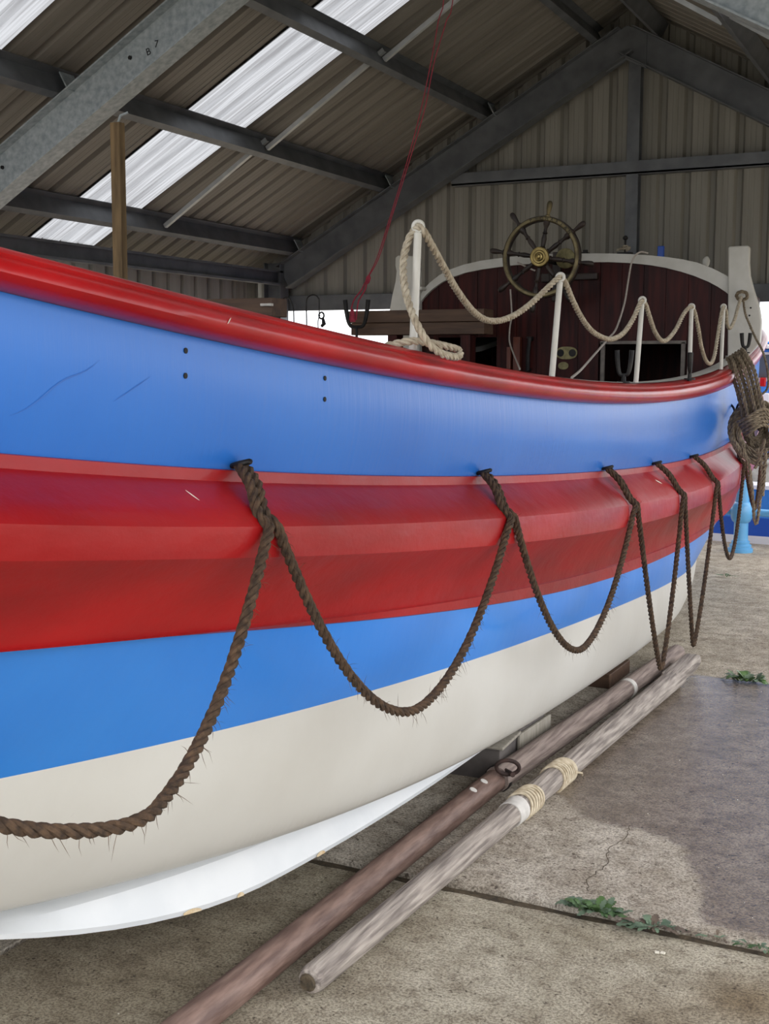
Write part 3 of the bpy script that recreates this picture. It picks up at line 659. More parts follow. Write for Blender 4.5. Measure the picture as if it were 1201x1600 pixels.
# rowing crutches
def crutch(base, h, w, ang, r=.011, low=.28):
    d = Vector((cos(ang), sin(ang), 0)); P = []
    for k in range(17):
        t = -1+2*k/16; P.append(base+Vector((0, 0, h))+d*(w/2*(abs(t)**.45)*(1 if t > 0 else -1)*1.0 if abs(t) > .02 else 0)+Vector((0, 0, -h*(1-low)+h*(1-low)*abs(t)**2.2)))
    rr = [r*(.75+.35*abs(-1+2*k/16)) for k in range(17)]
    m_ = MB().tube(P, rr, 8); m_.tube([base+Vector((0, 0, -.01)), base+Vector((0, 0, h*low+.005))], [.012, .009], 8)
    m_.lathe(base+Vector((0, 0, -.004)), (0, 0, 1), [(0, .03), (.008, .028)], 16)
    return m_.build('crutch', M['iron'], boat, smooth=True)
c = at(974, 598, 5.35); c.z = hz('gtop', 5.35)+.01; crutch(c, .140, .064, 0.25, .010, .22)
c = at(1077, 590, 6.40); c.z = hz('gtop', 6.40)+.012; crutch(c, .135, .085, 1.75, .013)
c = at(1164, 551, 8.2); c.z = hz('gtop', 8.2)+.012; c = at(1164, 551, 8.15); crutch(c, .125, .055, .45, .012)
c = at(557, 505, 7.5); c.z = 1.56; crutch(c, .46, .165, 0.15, .015, .6)
# little fittings on the cabin roof
def on_roof(px, py, d): 
    q = at(px, py, YB+d); return q
q = on_roof(912, 398, .1); MB().box(q+Vector((0, 0, .008)), (.07, .05, .014)).box(q+Vector((.01, 0, .022)), (.03, .02, .02)).tube([q+Vector((-.03, 0, .01)), q+Vector((-.03, 0, .05))], .005, 8).build('roof_catch', M['iron'], boat)
q = on_roof(976, 398, .2); pin = MB().tube([q, q+Vector((.003, 0, .13))], .0065, 8).lathe(q+Vector((0, 0, .10)), (0, 0, 1), [(0, .008), (.008, .018), (.02, .018), (.03, .008)], 12).box(q+Vector((0, 0, .005)), (.1, .05, .02))
pin.build('roof_pin', M['iron'], boat, smooth=True)
q = on_roof(1032, 401, .3); MB().box(q+Vector((0, 0, .03)), (.045, .03, .085)).build('blue_peg', M['ndark'], boat, bevel=.006)
q = on_roof(1101, 414, .12); MB().lathe(q+Vector((0, 0, -.01)), (.2, 0, 1), [(0, .02), (.02, .026), (.045, .024), (.06, .014), (.068, .004)], 14).build('roof_knob', M['cream'], boat, smooth=True)
# steering-wheel bracket on the bulkhead
q = at(890, 433, YB-.03); MB().box(q, (.40, .05, .045)).box(q+Vector((-.17, 0, -.002)), (.06, .06, .06)).build('wheel_bracket', M['dwood'], boat, bevel=.006)
q = at(884, 404, YB-.12); MB().lathe(q, (0, -1, 0), [(0, .068), (.02, .068), (.024, .06), (.026, .02), (.03, .02)], 24).tube([q, q+Vector((0, .14, -.03))], .02, 10).build('steering_sheave', M['brassp'], boat, smooth=30)
q = at(846, 404, 7.98); MB().tube([q, Vector((q.x, YB+.01, q.z))], .022, 12).build('wheel_shaft', M['iron'], boat, smooth=True)
MB().box(Vector((q.x, YB-.02, q.z-.1)), (.06, .05, .34)).build('shaft_bearing', M['dwood'], boat, bevel=.006)

# ------------------------------------------------------------------ ship's wheel
WC = at(845, 402, 7.88); WR = .262
wheel = empty('ship_wheel', WC, 'dark wooden ship\'s wheel with brass rim facing and hub, in front of the cabin', 'wheel')
def ring(r0_, r1_, y0, y1, name, m, n=72, parent=wheel):
    rows = []
    for k in range(n+1):
        a = 2*pi*k/n; d = Vector((cos(a), 0, sin(a)))
        rows.append([WC+d*r0_+Vector((0, y0+.004, 0)), WC+d*(r0_+.006)+Vector((0, y0, 0)), WC+d*(r1_-.006)+Vector((0, y0, 0)), WC+d*r1_+Vector((0, y0+.004, 0)), WC+d*r1_+Vector((0, y1, 0)), WC+d*r0_+Vector((0, y1, 0)), WC+d*r0_+Vector((0, y0+.004, 0))])
    return MB().grid(rows).build(name, m, parent, smooth=30)
rim = ring(WR-.030, WR+.006, -.012, .03, 'rim', M['dwood'])
rf = ring(WR-.026, WR+.001, -.020, -.010, 'rim_facing', M['brass'], parent=rim)
for i, chh in enumerate('PICHARIAN'):
    a = math.radians(106-i*8.5); d = Vector((cos(a), 0, sin(a))); o_ = text_mesh(chh, .031, 'rim_letter', M['black'], rim, WC+d*(WR-.0125)+Vector((0, -.0216, 0)), (sin(a), 0, -cos(a)), d, depth=.0006)
for k in range(8):
    a = math.radians(81+45*k); d = Vector((cos(a), 0, sin(a)))
    sp_ = MB().lathe(WC, d, [(.03, .012), (.06, .015), (.066, .020), (.072, .013), (.085, .014), (.12, .0175), (.15, .012), (.158, .018), (.166, .012), (.19, .011), (.205, .016), (.215, .021), (.236, .021)], 14).build('spoke', M['dwood'], wheel, smooth=True)
    hd = MB().lathe(WC, d, [(.264, .019), (.272, .019), (.278, .010), (.288, .012), (.305, .015), (.33, .0185), (.352, .018), (.364, .011), (.367, .003)], 14).build('handle', M['dwood'] if k else M['brass'], wheel, smooth=True)
    if k == 0: tag(hd, 'pale tipped king spoke handle')
MB().lathe(WC+Vector((0, .03, 0)), (0, -1, 0), [(0, .05), (.04, .06), (.055, .06)], 28).build('hub', M['dwood'], wheel, smooth=30)
MB().lathe(WC+Vector((0, -.025, 0)), (0, -1, 0), [(0, .066), (.008, .066), (.012, .060), (.012, .045), (.018, .040), (.018, .030), (.030, .026), (.032, .016), (.044, .014), (.046, .004)], 32).build('hub_plate', M['brassb'], wheel, smooth=25)

# ------------------------------------------------------------------ timber beam laid across the boat
bm_ = empty('timber_beam', at(650, 503, 7.7), 'brown timber beam of two boards lying across the boat in front of the left post', 'beam')
a = at(541, 486, 7.6); b = at(755, 522, 7.6); c = (a+b)/2; hh = (a.z-b.z)/2
MB().box((c.x, 7.69, a.z-hh/2), (b.x-a.x, .18, hh-.002)).build('upper_board', M['bench'], bm_, bevel=.004)
MB().box((c.x+.012, 7.70, b.z+hh/2), (b.x-a.x-.03, .17, hh-.002)).build('lower_board', M['bench'], bm_, bevel=.004)
st = empty('beam_stool', (c.x, 7.7, 1.17), 'dark trestle under the brown timber beam inside the boat', 'trestle')
for dx in (-.18, .36): MB().box((c.x+dx, 7.7, (b.z+1.19)/2), (.07, .10, b.z-1.19)).build('leg', M['mahog'], st)
MB().box((c.x+.09, 7.7, 1.185), (.7, .16, .03)).build('foot', M['mahog'], st)
# second timber, end on at left behind the rail
a = at(330, 462, 4.9); b = at(428, 492, 4.9)
bm2 = empty('plank', (b.x, 4.9, b.z), 'brown plank end showing above the red rail left of the shed column', 'plank')
MB().box(((a.x+b.x)/2-.2, 4.95, b.z+.035), (b.x-a.x+.4, .14, .085), Matrix.Rotation(-.0, 3, 'Y')).build('board', M['bench'], bm2, bevel=.004)
MB().box(((a.x+b.x)/2, 4.95, (1.17+b.z-.008)/2), (.06, .06, b.z-.008-1.17)).build('support_leg', M['bench'], bm2, bevel=.003)
MB().box((b.x-.02, 4.87, b.z+.045), (.06, .02, .012)).build('pale_end', M['chalk'], bm2, bevel=.002)
# upright softwood post behind the rail, nailed up under the purlin
a = at(188, 440, 4.85); b = at(183, 188, 4.85)
pt = MB(); pt.prism((a.x, 4.85, 1.165), (b.x, 4.85, b.z-.012), [(-.027, -.022), (.027, -.022), (.027, .022), (-.027, .022)], (1, 0, 0))
po = pt.build('timber_post', M['post'], bevel=.002); tag(po, 'sawn upright softwood post rising behind the red rail at left', 'post')
nl = MB(); nl.tube([(b.x, 4.85, b.z-.02), (b.x+.02, 4.85, b.z+.02), (b.x+.05, 4.87, b.z+.035)], .006, 8); attach(nl.build('wire_tie', M['galv'], None), po)

# ------------------------------------------------------------------ coir grab lines looped along the side
def hairs(path, R, n, lo, hi, parent, ln=.03):
    mb = MB()
    for _ in range(n):
        p = path[int(random.uniform(lo, hi)*(len(path)-1))]; d = Vector((random.uniform(-.2, 1), random.gauss(0, 1), random.gauss(-.5, .8))).normalized()
        L = random.uniform(.3, 1)*ln; s = d.orthogonal().normalized()*.00045; e = p+d*(R+L)+Vector((random.uniform(-.1, .1)*L, random.uniform(-.3, .3)*L, random.uniform(-.3, .1)*L)); m_ = p+d*(R+L*.5)
        mb.add([p+s, p-s, m_-s, m_+s, e], [(0, 1, 2, 3), (3, 2, 4)])
    o_ = mb.build('loose_fibres', M['hair'], parent); o_['kind'] = 'stuff'
def over(i, side, R):        # from the eye over the belt to its outer edge; returns points
    Y = ATT[i]; E = EDG[i]; o_ = side*R*1.05
    dd = (E-Y)
    a = HP('btop', Y, .024, .012); c = HP('bout', E, -.016, .012+R*.9); b = a.lerp(c, .5)+Vector((.006, 0, .006+R*.3)); d = HP('bout', E, R*.95, -.004)
    return [a+Vector((0, o_*.7, 0)), b+Vector((0, o_, 0)), c+Vector((0, o_, 0)), d+Vector((0, o_*1.2, 0))]
BOT = [(1.54, -.733, -1.20), (2.74, -.86, -1.255), (4.17, -1.005, -1.26), (5.46, -1.38, -1.275), (6.22, -1.43, -1.29), (7.22, -1.11, -1.30), (8.4, -.95, -1.36)]
def grab(i0, i1, bi, p, R, label, first=None):
    bY, bZ, bX = BOT[bi]
    A = over(i0, 1, R) if first is None else first
    B = over(i1, -1, R)
    s, e = A[-1], B[-1]; hang = []
    K = 44
    # let the line first fall down the belt face, then hang free
    for k in range(1, K):
        t = k/K; q = 2*t-1
        if t < .5: w = (1-t*2); y = s.y+(bY-s.y)*(1-w); z = (H+bZ)+(s.z-(H+bZ))*(w**p); x = s.x*w+bX*(1-w)
        else: w = (t*2-1); y = bY+(e.y-bY)*w; z = (H+bZ)+(e.z-(H+bZ))*(w**p); x = e.x*w+bX*(1-w)
        hang.append(Vector((x+.012*sin(pi*t), y, z)))
    path = smooth_path(A+hang[::2]+B[::-1], .006)
    o_ = rope_mb(path, R, pitch=R*5.6).build('grab_line', M['coir'], smooth=True)
    tag(o_, label, 'rope', 'coir grab lines looped along the boat side')
    hairs(path, R, 230 if bi < 3 else 90, .08, .92, o_, .035 if bi < 3 else .025)
    return o_
f0 = [HP('btop', .75, .03, .02), HP('btop', .8, .08, .0), HP('bout', .82, 0, .015), HP('bout', .83, .01, 0)]
grab(0, 0, 0, 2.0, .0128, 'dark coir rope loop cut by the left photo edge, sagging over the white bottom', f0)
grab(0, 1, 1, 2.0, .0126, 'wide dark coir rope loop hanging from the leftmost eye to the second eye')
grab(1, 2, 2, 1.9, .0125, 'dark coir rope loop between second and third eye, bottom just on the white paint')
grab(2, 3, 3, 1.25, .0122, 'narrow coir rope loop whose bottom hangs in front of the spar tips')
grab(3, 4, 4, 1.25, .0120, 'narrow coir rope loop whose bottom hangs just beyond the spar tips')
grab(4, 5, 5, 1.9, .0118, 'short coir rope loop in front of the light blue railing post')
grab(5, 6, 6, 1.5, .0118, 'farthest coir rope loop under the coiled rope, against the blue hull')

# ------------------------------------------------------------------ pale rail rope rove through the stanchion rings
RX = .0112
ctrl = [at(603, 541, 3.02)]
seq = [(603, 541, 2.98), (640, 533, 3.0), (672, 536, 3.06), (700, 542, 3.12), (717, 548, 3.18), (716, 557, 3.14), (700, 556, 3.06), (682, 548, 3.02), (668, 535, 2.99), (652, 508, 2.98), (639, 476, 3.0), (631, 440, 3.03), (630, 408, 3.06), (637, 378, 3.08), (646, 361, 3.08), (654, 354, 3.08), (662, 362, 3.09), (675, 385, 3.15), (692, 416, 3.25), (710, 448, 3.38), (728, 474, 3.52), (745, 492, 3.65), (763, 501, 3.78), (785, 500, 3.92), (808, 490, 4.05), (832, 472, 4.18), (855, 450, 4.29), (869, 437, 4.35), (876, 433, 4.38), (883, 442, 4.41), (893, 466, 4.5), (905, 491, 4.62), (921, 514, 4.78), (938, 526, 4.92), (955, 530, 5.06), (973, 521, 5.22), (988, 500, 5.37), (998, 478, 5.46), (1003, 470, 5.5), (1009, 478, 5.55), (1015, 497, 5.65), (1023, 519, 5.8), (1033, 532, 5.95), (1043, 530, 6.1), (1056, 514, 6.25), (1067, 492, 6.38), (1076, 481, 6.47), (1081, 480, 6.5), (1086, 492, 6.56), (1091, 516, 6.66), (1096, 545, 6.8), (1103, 564, 6.95), (1110, 568, 7.05), (1116, 555, 7.18), (1121, 525, 7.3), (1126, 494, 7.4), (1130, 480, 7.45), (1134, 487, 7.5), (1135, 503, 7.58), (1138, 512, 7.7), (1142, 511, 7.8), (1148, 497, 7.95), (1153, 478, 8.1), (1158, 464, 8.2)]
path = smooth_path([at(*s) for s in seq], .007)
o_ = tag(rope_mb(path, RX, pitch=.066).build('rail_rope', M['manila'], smooth=True), 'pale three-strand rope festooned through the white stanchion rings', 'rope')
# ring of rope on right post, with its dark tail
c = at(1158.5, 467, 8.24); lp = [c+Vector((.034*cos(a), -.012*sin(a), .02+.026*sin(a))) for a in [2*pi*k/24 for k in range(25)]]
o_ = tag(rope_mb(smooth_path(lp, .008), .012).build('rope_grommet', M['oldrope'], smooth=True), 'small weathered rope ring hung on the right white post', 'rope ring')
tl = [at(1161, 470, 8.2), at(1164, 490, 8.15), at(1172, 510, 8.1), at(1181, 530, 8.05), at(1190, 546, 8.0), at(1196, 566, 7.95), at(1200, 590, 7.9), at(1198, 608, 7.9), at(1187, 618, 7.9)]
o_ = tag(rope_mb(smooth_path(tl, .008), .008).build('tail_rope', M['oldrope'], smooth=True), 'thin dark tail rope hanging from the right white post over the rail', 'rope')
# hank of rope coiled and hung outside the rail
hk = empty('rope_hank', at(1180, 670, 7.4), 'grey-brown hank of coiled rope hung over the rail at the far end', 'rope coil')
rnd = random.Random(3)
cm = MB()
for k in range(19):
    big = k % 3 if k < 12 else 2; cx, cy = 1177+rnd.uniform(-4, 10), 676+rnd.uniform(-5, 6); rx = (36, 27, 11)[big]+rnd.uniform(-3, 3); ry = (43, 33, 16)[big]+rnd.uniform(-3, 3); Yk = (7.44, 7.50, 7.56)[big]+rnd.uniform(-.05, .03); tilt = rnd.uniform(-.5, .4)
    P = []
    for j in range(20):
        a = 2*pi*j/20; u_, v_ = rx*cos(a), ry*sin(a); P.append(at(cx+u_*cos(tilt)-v_*sin(tilt), cy+u_*sin(tilt)+v_*cos(tilt), Yk+.05*cos(a+1)))
    rope_mb(smooth_path(P+P[:1], .012), .0135, n=5, mb=cm)
cm.build('coil', M['oldrope'], hk, smooth=True)
cm = MB()
for k in range(6):
    o1 = k*6.0; dz_ = .035*(k % 2)
    P = [at(1136+k*4.5, 561-k*3.0, 7.72), at(1139+k*5, 564-k*2.4, 7.62-dz_), at(1144+k*6.5, 585-k*2, 7.55-dz_), at(1152+k*6.8, 612, 7.48-dz_), at(1158+k*6.8, 636, 7.44-dz_), at(1162+k*7, 658, 7.42)]
    rope_mb(smooth_path(P, .012), .0135, n=5, mb=cm)
cm.build('rope_falls', M['oldrope'], hk, smooth=True)
cm = MB()
for k in range(5):
    P = [at(1152+k*3, 660+k*5, 7.3), at(1168+k*2, 652+k*5, 7.24), at(1190, 640+k*6, 7.28), at(1206, 644+k*6, 7.35)]
    rope_mb(smooth_path(P, .012), .0115, n=5, mb=cm)
for P in ([(1194, 686), (1190, 705), (1184, 722), (1179, 732)], [(1150, 700), (1160, 712), (1172, 722), (1186, 726), (1198, 728)], [(1148, 690), (1158, 706), (1168, 722), (1172, 740), (1171, 756)], [(1184, 700), (1190, 740), (1186, 790), (1182, 818), (1178, 812), (1176, 780), (1170, 730), (1160, 700)], [(1196, 700), (1194, 740), (1191, 775)]):
    rope_mb(smooth_path([at(x, y, 7.25) for x, y in P], .012), .0105, n=5, mb=cm)
cm.build('rope_turns', M['oldrope'], hk, smooth=True)
w_ = MB().tube(smooth_path([at(1128, 630, 7.85), at(1138, 630, 7.8), at(1146, 638, 7.75), at(1149, 652, 7.7), at(1150, 640, 7.6), at(1155, 631, 7.55), at(1166, 638, 7.5), at(1176, 646, 7.45)], .01), .007, 8)
tag(w_.build('black_hose', M['iron'], smooth=True), 'thin black line bent along the blue planking beside the rope hank', 'line')
# white cords on the bulkhead
cds = [([(1012, 396, 8.28), (1002, 393.5, 8.26), (993, 398, 8.24), (986, 412, 8.2), (981, 440, 8.1), (975, 475, 7.9), (963, 512, 7.6), (951, 528, 7.2), (930, 552, 6.6), (908, 577, 5.9), (893, 590, 5.4)], .0062, 'white cord from the cabin roof slanting down right of the wheel'),
       ([(766, 390, 8.0), (785, 412, 8.1), (796, 432, 8.2), (798, 460, 8.26), (799, 490, 8.27), (796, 515, 8.26), (796, 535, 8.2), (803, 555, 8.0), (812, 577, 7.6)], .0058, 'white cord hanging straight down left of the wheel'),
       ([(808, 410, 8.25), (818, 415, 8.25), (828, 420, 8.25), (836, 423, 8.26)], .006, 'short white cord crossing behind the wheel spokes')]
for P, r, lb in cds[:1]+[([(797, 452, 8.27)]+cds[1][0][4:], .0058, cds[1][2])]+cds[2:]:
    tag(MB().tube(smooth_path([at(*s) for s in P], .015), r, 7).build('cord', M['cord'], smooth=True), lb, 'cord')
kk = on_roof(976, 389, .2); P = [kk+Vector((.02*cos(a)+.002*a, .012*sin(2*a), .004+.016*sin(a))) for a in [k*.4 for k in range(18)]]
tag(rope_mb(smooth_path([kk+Vector((-.055, -.02, -.012)), kk+Vector((-.03, -.02, .0))]+P, .006), .0085).build('roof_knot', M['manila'], smooth=True), 'knot of pale rope round the iron pin on the cabin roof', 'rope')

# red twin cord from the roof
for k, (P, lb) in enumerate((([(694, -12, 5.1), (686, 25, 5.1), (676, 82, 5.1), (660, 160, 5.1), (640, 238, 5.1), (612, 330, 5.1), (590, 400, 5.1), (575, 432, 5.1)], 'left strand of the thin red cord hanging from the roof'), ([(709, -12, 5.1), (698, 30, 5.1), (678, 98, 5.1), (664, 168, 5.1), (643, 240, 5.1), (614, 332, 5.1), (592, 402, 5.1), (577, 430, 5.1)], 'right strand of the thin red cord hanging from the roof'))):
    top = at(*P[0]); pts = [Vector((top.x+.035+.05*k, 5.1, und(top.x+.035, RD+.02)))]+[at(*s) for s in P]
    tag(MB().tube(smooth_path(pts, .03), .0023, 6).build('red_cord', M['redcord'], smooth=True), lb, 'cord')
q = at(573, 436, 5.1)
kn = MB().lathe(q+Vector((0, 0, -.022)), (.3, 0, 1), [(0, .005), (.01, .011), (.03, .012), (.042, .004)], 10)
for d in (-1, 1): kn.tube(smooth_path([q, q+Vector((-.018+.01*d, 0, -.05)), at(556+4*d, 470, 5.1), at(551+5*d, 500, 5.1)], .02), .0036, 6)
kn.lathe(at(551, 503, 5.1), (0, 0, 1), [(0, .014), (.03, .012), (.05, .006), (.06, .003)], 10)
tag(kn.build('cord_tassel', M['redcord'], smooth=True), 'red cord knot with frayed tail above the timber beam', 'cord')
# wire loops and a shackle hanging behind the rail
def foot(p): return Vector((p.x, p.y, 1.50))
tag(MB().tube(smooth_path([foot(at(437, 490, 6.8)), at(437, 488, 6.8), at(438, 474, 6.8), at(443, 466, 6.8), at(450, 465, 6.8), at(455, 472, 6.8), at(458, 482, 6.8), at(459, 500, 6.8), foot(at(459, 500, 6.8))], .01), .0045, 6).build('wire_hoop', M['iron'], smooth=True), 'thin bent wire hoop in front of the shed corner column', 'wire')
tag(MB().tube(smooth_path([foot(at(479, 505, 7.1)), at(479, 505, 7.1), at(478.5, 480, 7.1), at(480, 466, 7.1), at(487, 461, 7.1), at(494, 462, 7.1), at(498.5, 468, 7.1)], .01), .0045, 6).build('wire_hook', M['iron'], smooth=True), 'thin hooked wire standing against the bright gap', 'wire')
s_ = MB().tube([at(498.5, 467, 7.1), at(498.5, 490, 7.1)], .0036, 6).tube([at(502+4*cos(a), 493+5*sin(a), 7.1) for a in [2*pi*k/14 for k in range(14)]], .006, 6, closed=True).tube([at(504, 496, 7.1), at(506, 506, 7.1), at(502, 510, 7.1)], [.008, .015, .010], 8).tube(smooth_path([at(500, 492, 7.1), at(497, 500, 7.1), at(497, 515, 7.1)], .01), .0036, 6)
tag(s_.build('hanging_shackle', M['iron'], smooth=True), 'small dark shackle hanging in the bright gap under the gable', 'shackle')

# ------------------------------------------------------------------ spars on the ground
def spar_pts(a, b, r0_, r1_, n=40, wob=.0):
    a = Vector(a); b = Vector(b); P = []; R_ = []
    for k in range(n+1): t = k/n; P.append(a.lerp(b, t)+Vector((wob*sin(5*t), 0, 0))); R_.append(r0_+(r1_-r0_)*t)
    return P, R_
sp1 = empty('mast_spar', (-1.62, 3.2, .0), 'long brown spar with an iron ring, lying nearest the hull', 'spar')
P, R_ = spar_pts((-1.612, 1.1, .046), (-1.560, 4.17, .050), .044, .043)
MB().tube(P, R_, 18).build('varnished_shaft', M['spar'], sp1, smooth=True)
P, R_ = spar_pts((-1.552, 4.13, .057), (-1.404, 6.44, .062), .048, .043, wob=.004)
P.append(P[-1]+Vector((.001, .02, 0))); R_.append(.034)
MB().tube(P, R_, 18).build('bare_shaft', M['barek'], sp1, smooth=True)
c = P[-1]; MB().lathe(c-Vector((0, .004, 0)), (.05, 1, 0), [(0, .036), (.010, .034), (.016, .02)], 18).build('pale_tip', M['chalk'], sp1, smooth=True)
c = Vector((-1.556, 4.14, .053)); MB().lathe(c, (.06, 1, 0), [(0, .048), (.0, .052), (.03, .052), (.03, .048)], 20).build('iron_band', M['iron'], sp1, smooth=30)
rc = at(793, 1199, 4.10); MB().tube([rc+Vector((.036*cos(a), .022*cos(a)-.012*sin(a), .030*sin(a))) for a in [2*pi*k/24 for k in range(24)]], .0075, 10, closed=True).tube([rc+Vector((.02, .0, -.025)), c+Vector((.03, .01, .035))], .010, 8).build('iron_ring', M['rusty'], sp1, smooth=True)
for (px, py, Y) in ((770, 1219, 4.0), (750, 1237, 3.90)):
    t = (Y-1.1)/3.07; ax_ = -1.612+.052*t; q = Vector((ax_+.012, Y, .050+.040)); MB().lathe(q-Vector((.004, 0, .008)), (.45, 0, 1), [(0, .016), (.0105, .014), (.012, .007)], 9).build('paint_patch', M['chalk'], sp1)
MB().lathe(Vector((-1.455, 5.58, .061)), (.06, 1, 0), [(0, .0465), (.02, .0475), (.035, .0475), (.045, .044)], 20).build('pale_collar', M['chalk'], sp1, smooth=True)
sp2 = empty('boat_spar', (-1.42, 4.3, .0), 'pale grey weathered spar bound with twine, lying beside the brown spar', 'spar')
P, R_ = spar_pts((-1.447, 2.56, .042), (-1.300, 5.95, .056), .037, .050, 60)
MB().tube([P[0]-Vector((0, .03, 0)), P[0]-Vector((0, .018, 0))]+P, [.012, .032]+R_, 20).build('shaft', M['bare'], sp2, smooth=True)
a = P[-1]; MB().prism(a-Vector((.01, .12, 0)), a+Vector((.018, .30, .01)), [(-.04, -.045), (.038, -.045), (.045, -.01), (.02, .045), (-.03, .048), (-.045, .02)], (1, 0, 0)).build('split_end', M['bare'], sp2, bevel=.012)
MB().lathe(P[0]-Vector((0, .036, -.002)), (.05, 1, 0), [(0, .02), (.006, .024)], 12).build('end_knot', M['soil'], sp2)
def axis2(Y): t = (Y-2.56)/3.39; return Vector((-1.447+.147*t, Y, .042+.014*t)), .037+.013*t
def bind(y0, y1, n, parent, rr=.0055):
    for k in range(n):
        Y = y0+(y1-y0)*k/(n-1); c, r = axis2(Y); ph_ = k*.3
        pts = [c+Vector(((r+rr*.8)*cos(a), .012*sin(a+ph_)+.004*sin(2*a), (r+rr*.8)*sin(a))) for a in [2*pi*j/28 for j in range(28)]]
        MB().tube(pts, rr, 6, closed=True).build('twine_turn', M['whip'], parent, smooth=True)
bind(3.92, 4.02, 6, sp2); bind(4.24, 4.36, 8, sp2)
c, r = axis2(3.83); MB().lathe(c, (.047, 1, 0), [(0, r+.001), (0, r+.004), (.075, r+.005), (.08, r+.001)], 24).build('canvas_sleeve', M['chalk'], sp2, smooth=30)
c, r = axis2(4.36); MB().tube([c+Vector((r, 0, .0)), c+Vector((r+.02, .03, -.01)), c+Vector((r+.012, .06, -.03))], .004, 6).build('twine_end', M['whip'], sp2)

# ------------------------------------------------------------------ blocks and sleeper under the hull
def blk(c, d, m, label, cat, rz=0, name='timber_block'):
    o_ = MB().box((0, 0, 0), d, Matrix.Rotation(rz, 3, 'Z')).build(name, m, bevel=.004); o_.location = c; return tag(o_, label, cat)
blk((-1.73, 4.34, .066), (.28, .20, .13), M['blockd'], 'dark square timber block under the hull left of the iron ring', 'block', .05)
blk((-1.72, 4.35, .1375), (.29, .24, .012), M['blockl'], 'thin grey board laid on the dark timber block', 'board', .05, 'packing_board')
blk((-1.66, 4.64, .066), (.12, .32, .13), M['blockd'], 'dark timber offcut behind the pale plywood under the hull', 'block', -.05)
blk((-1.59, 4.66, .062), (.014, .34, .12), M['blockl'], 'pale upright plywood offcut beside the blocks under the hull', 'board', -.05, 'plywood_offcut')
blk((-2.2, 5.93, .045), (1.25, .36, .07), M['bench'], 'flat brown sleeper lying under the hull near the far joint', 'sleeper', -.02, 'sleeper')
for k, Y in enumerate((2.6, 5.3, 8.2)):
    blk((XC, Y, .027), (.5, .26, .034), M['blockd'], ('low keel block under the near part of the keel', 'low keel block under the middle of the keel', 'low keel block under the far part of the keel')[k], 'block', 0, 'keel_block')

# ------------------------------------------------------------------ weeds in the joints
def leafm(mb, base, d, L, w, droop=.5, lobes=4):
    d = Vector(d).normalized(); s = d.cross(Vector((0, 0, 1))); s = s.normalized() if s.length > .1 else Vector((1, 0, 0))
    pts = []; n = lobes*2
    for k in range(n+1):
        t = k/n; c = base+d*L*t+Vector((0, 0, -droop*L*t*t)); ww = w*math.sin(pi*min(1, t*.92+.05))**.7*(1 if k % 2 else .62)
        pts.append((c-s*ww, c+Vector((0, 0, -.1*ww)), c+s*ww))
    vs = [p for r in pts for p in r]; fs = []
    for k in range(n): i = k*3; fs += [(i, i+1, i+4, i+3), (i+1, i+2, i+5, i+4)]
    mb.add(vs, fs)
def weed(base, n, L, spread, mats, label, dirx=0, name='weed', rise=1.0):
    e = empty(name, base, label, 'weed')
    for k in range(n):
        a = random.uniform(0, 2*pi); r = random.uniform(0, spread); b_ = Vector(base)+Vector((cos(a)*r*1.4+dirx*random.random(), sin(a)*r*.35, .002))
        d = Vector((cos(a)*1.1, sin(a)*.8, random.uniform(.25, .9)*rise)); l = L*random.uniform(.5, 1.1); mb = MB(); leafm(mb, b_+Vector((0, 0, .012)), d, l, l*random.uniform(.2, .32), random.uniform(.3, .9)); mb.tube([b_, b_+Vector((0, 0, .014)), b_+d.normalized()*l*.25+Vector((0, 0, .012))], .0012, 4)
        for v in range(len(mb.v)):
            x_, y_, z_ = mb.v[v]; mb.v[v] = (x_, y_, max(z_, .014))
        mb.build('leaf', random.choice(mats), e, smooth=True)
    return e
weed((-.93, 3.31, 0), 64, .062, .06, [M['leaf'], M['leaf'], M['leafb']], 'bushy green weed growing in the near slab joint', rise=2.0)
weed((-.76, 3.285, 0), 34, .062, .05, [M['leafb'], M['leafb'], M['leafd']], 'grey-green drooping weed right of the bushy green one, over the joint', rise=1.0)
weed((-1.0, 6.18, 0), 40, .105, .05, [M['leafb'], M['leaf'], M['leaf']], 'small weed with rounded leaves at the joint near the right edge', rise=2.6)
weed((-1.70, 9.30, 0), 12, .06, .06, [M['leaf']], 'tiny green weed in the farthest joint below the boat end', rise=1.3)
weed((-.47, 3.295, 0), 16, .035, .06, [M['leaf'], M['leafb']], 'low creeping weed in the near joint at the right edge')
weed((-.58, 3.30, 0), 8, .03, .04, [M['leafb'], M['leafd']], 'sparse creeping stems in the joint between two weeds')

# ------------------------------------------------------------------ outside: light blue railing and a blue boat
rl = empty('railing', at(1155, 862, 10.68), 'light blue tubular railing with a round post base outside the shed', 'railing')
pb = at(1156, 862, 10.68); pb.z = 0
MB().lathe(pb, (0, 0, 1), [(0, .105), (.03, .105), (.035, .09), (.06, .092), (.07, .075), (.09, .078), (.10, .062), (.13, .06), (.95, .056), (.97, .03)], 24).build('post', M['lblue'], rl, smooth=30)
jz = at(1156, 800, 10.68).z
MB().lathe(Vector((pb.x, pb.y, jz-.09)), (0, 0, 1), [(0, .058), (.012, .075), (.04, .088), (.09, .092), (.14, .088), (.168, .075), (.18, .058)], 24).build('ball_joint', M['lblue'], rl, smooth=True)
MB().tube([(pb.x-1.4, pb.y+.1, jz+.0), (pb.x+3.0, pb.y-.12, jz-.0)], .032, 14).build('rail', M['lblue'], rl, smooth=True)
nb = empty('fishing_boat', (0.3, 12, 0), 'blue and white boat standing outside beyond the railing at the right edge', 'boat')
YN2 = 11.2
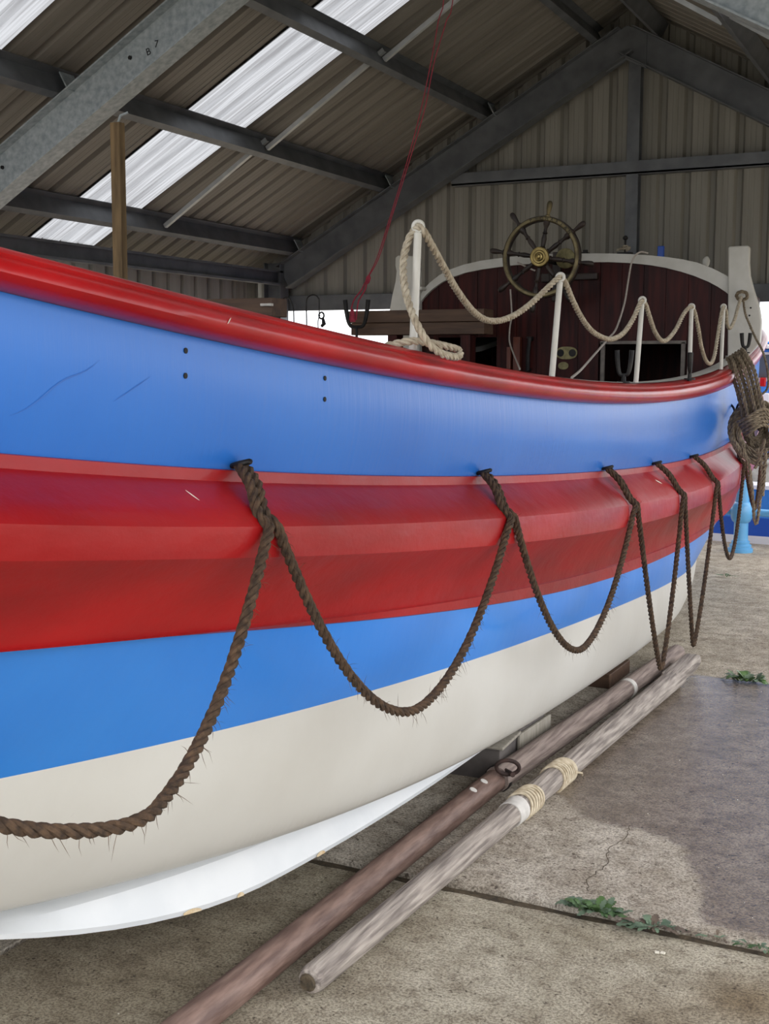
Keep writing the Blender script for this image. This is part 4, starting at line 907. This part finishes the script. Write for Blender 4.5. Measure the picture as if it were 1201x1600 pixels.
def band(y0, y1, name, m, Y=YN2, dep=1.8, x0=1062, x1=1500, off=0):
    a = at(x0, y1, Y); b = at(x1, y0, Y); z0 = at(1190, y1, Y).z; z1 = at(1190, y0, Y).z
    return MB().box(((a.x+b.x)/2+off, Y+dep/2, (z0+z1)/2), (b.x-a.x, dep, z1-z0)).build(name, m, nb, bevel=.01)
xl_ = at(1075, 800, YN2).x; xr_ = 2.4
def hullband(y0, y1, name, m, f0=0, f1=0, th=0):
    z1 = at(1190, y0, YN2).z; z0 = max(0.0, at(1190, y1, YN2).z); rows = []
    for z, f in ((z0, f0), (z1, f1)):
        r = []
        for k in range(13):
            t = k/12; x = xl_+(xr_-xl_)*t; y = YN2-f-th+.9*(1-math.sin(pi*min(1, .25+t*.9)))**1.5*.5; r.append(Vector((x, y, z)))
        rows.append(r)
    full = [r+[Vector((xr_, YN2+1.8, r[0].z)), Vector((xl_, YN2+1.8, r[0].z)), r[0]] for r in rows]
    mb = MB().grid(full); mb.add(full[1][:-1], [tuple(range(len(full[1])-1))]); return mb.build(name, m, nb, smooth=30)
hullband(838, 868, 'bottom_paint', M['nwhite'], 0, .02); hullband(809, 838, 'waterline_band', M['ndark'], .02, .05); hullband(763, 809, 'side_planking', M['nblue'], .05, .10); hullband(757, 763, 'rub_rail', M['nwhite'], .13, .13)
a = at(1172, 757, 11.5); b = at(1230, 726, 11.5); MB().box(((a.x+b.x)/2, 11.6, (a.z+b.z)/2), (b.x-a.x, .3, b.z-a.z+.05)).build('deck_locker', M['flag'], nb, bevel=.02)
def cab(x0, x1, y0, y1, Y, dep, name, m, bev=.01):
    a = at(x0, y1, Y); b = at(x1, y0, Y); return MB().box(((a.x+b.x)/2, Y+dep/2, (a.z+b.z)/2), (b.x-a.x, dep, b.z-a.z), Matrix.Rotation(0, 3, 'Z')).build(name, m, nb, bevel=bev)
cab(1142, 1420, 628, 757, 11.75, 1.0, 'wheelhouse_side', M['nblue']); cab(1140, 1422, 617, 629, 11.72, 1.06, 'wheelhouse_rail', M['nwhite']); cab(1150, 1400, 545, 617, 11.8, .9, 'wheelhouse', M['nblue']); cab(1160, 1400, 537, 545, 11.72, 1.0, 'roof', M['nwhite'])
wf = cab(1177, 1240, 550, 596, 11.77, .04, 'window_frame', M['nwhite'], .012); w2 = cab(1181, 1236, 554, 590, 11.755, .03, 'window_pane', M['glass'], .008)
w2.parent = None; attach(w2, wf)
cab(1186, 1196, 590, 604, 11.72, .04, 'red_buoy', M['red'], .01)
cab(1170, 1400, 532, 537, 11.9, .6, 'roof_coaming', M['nblue'])
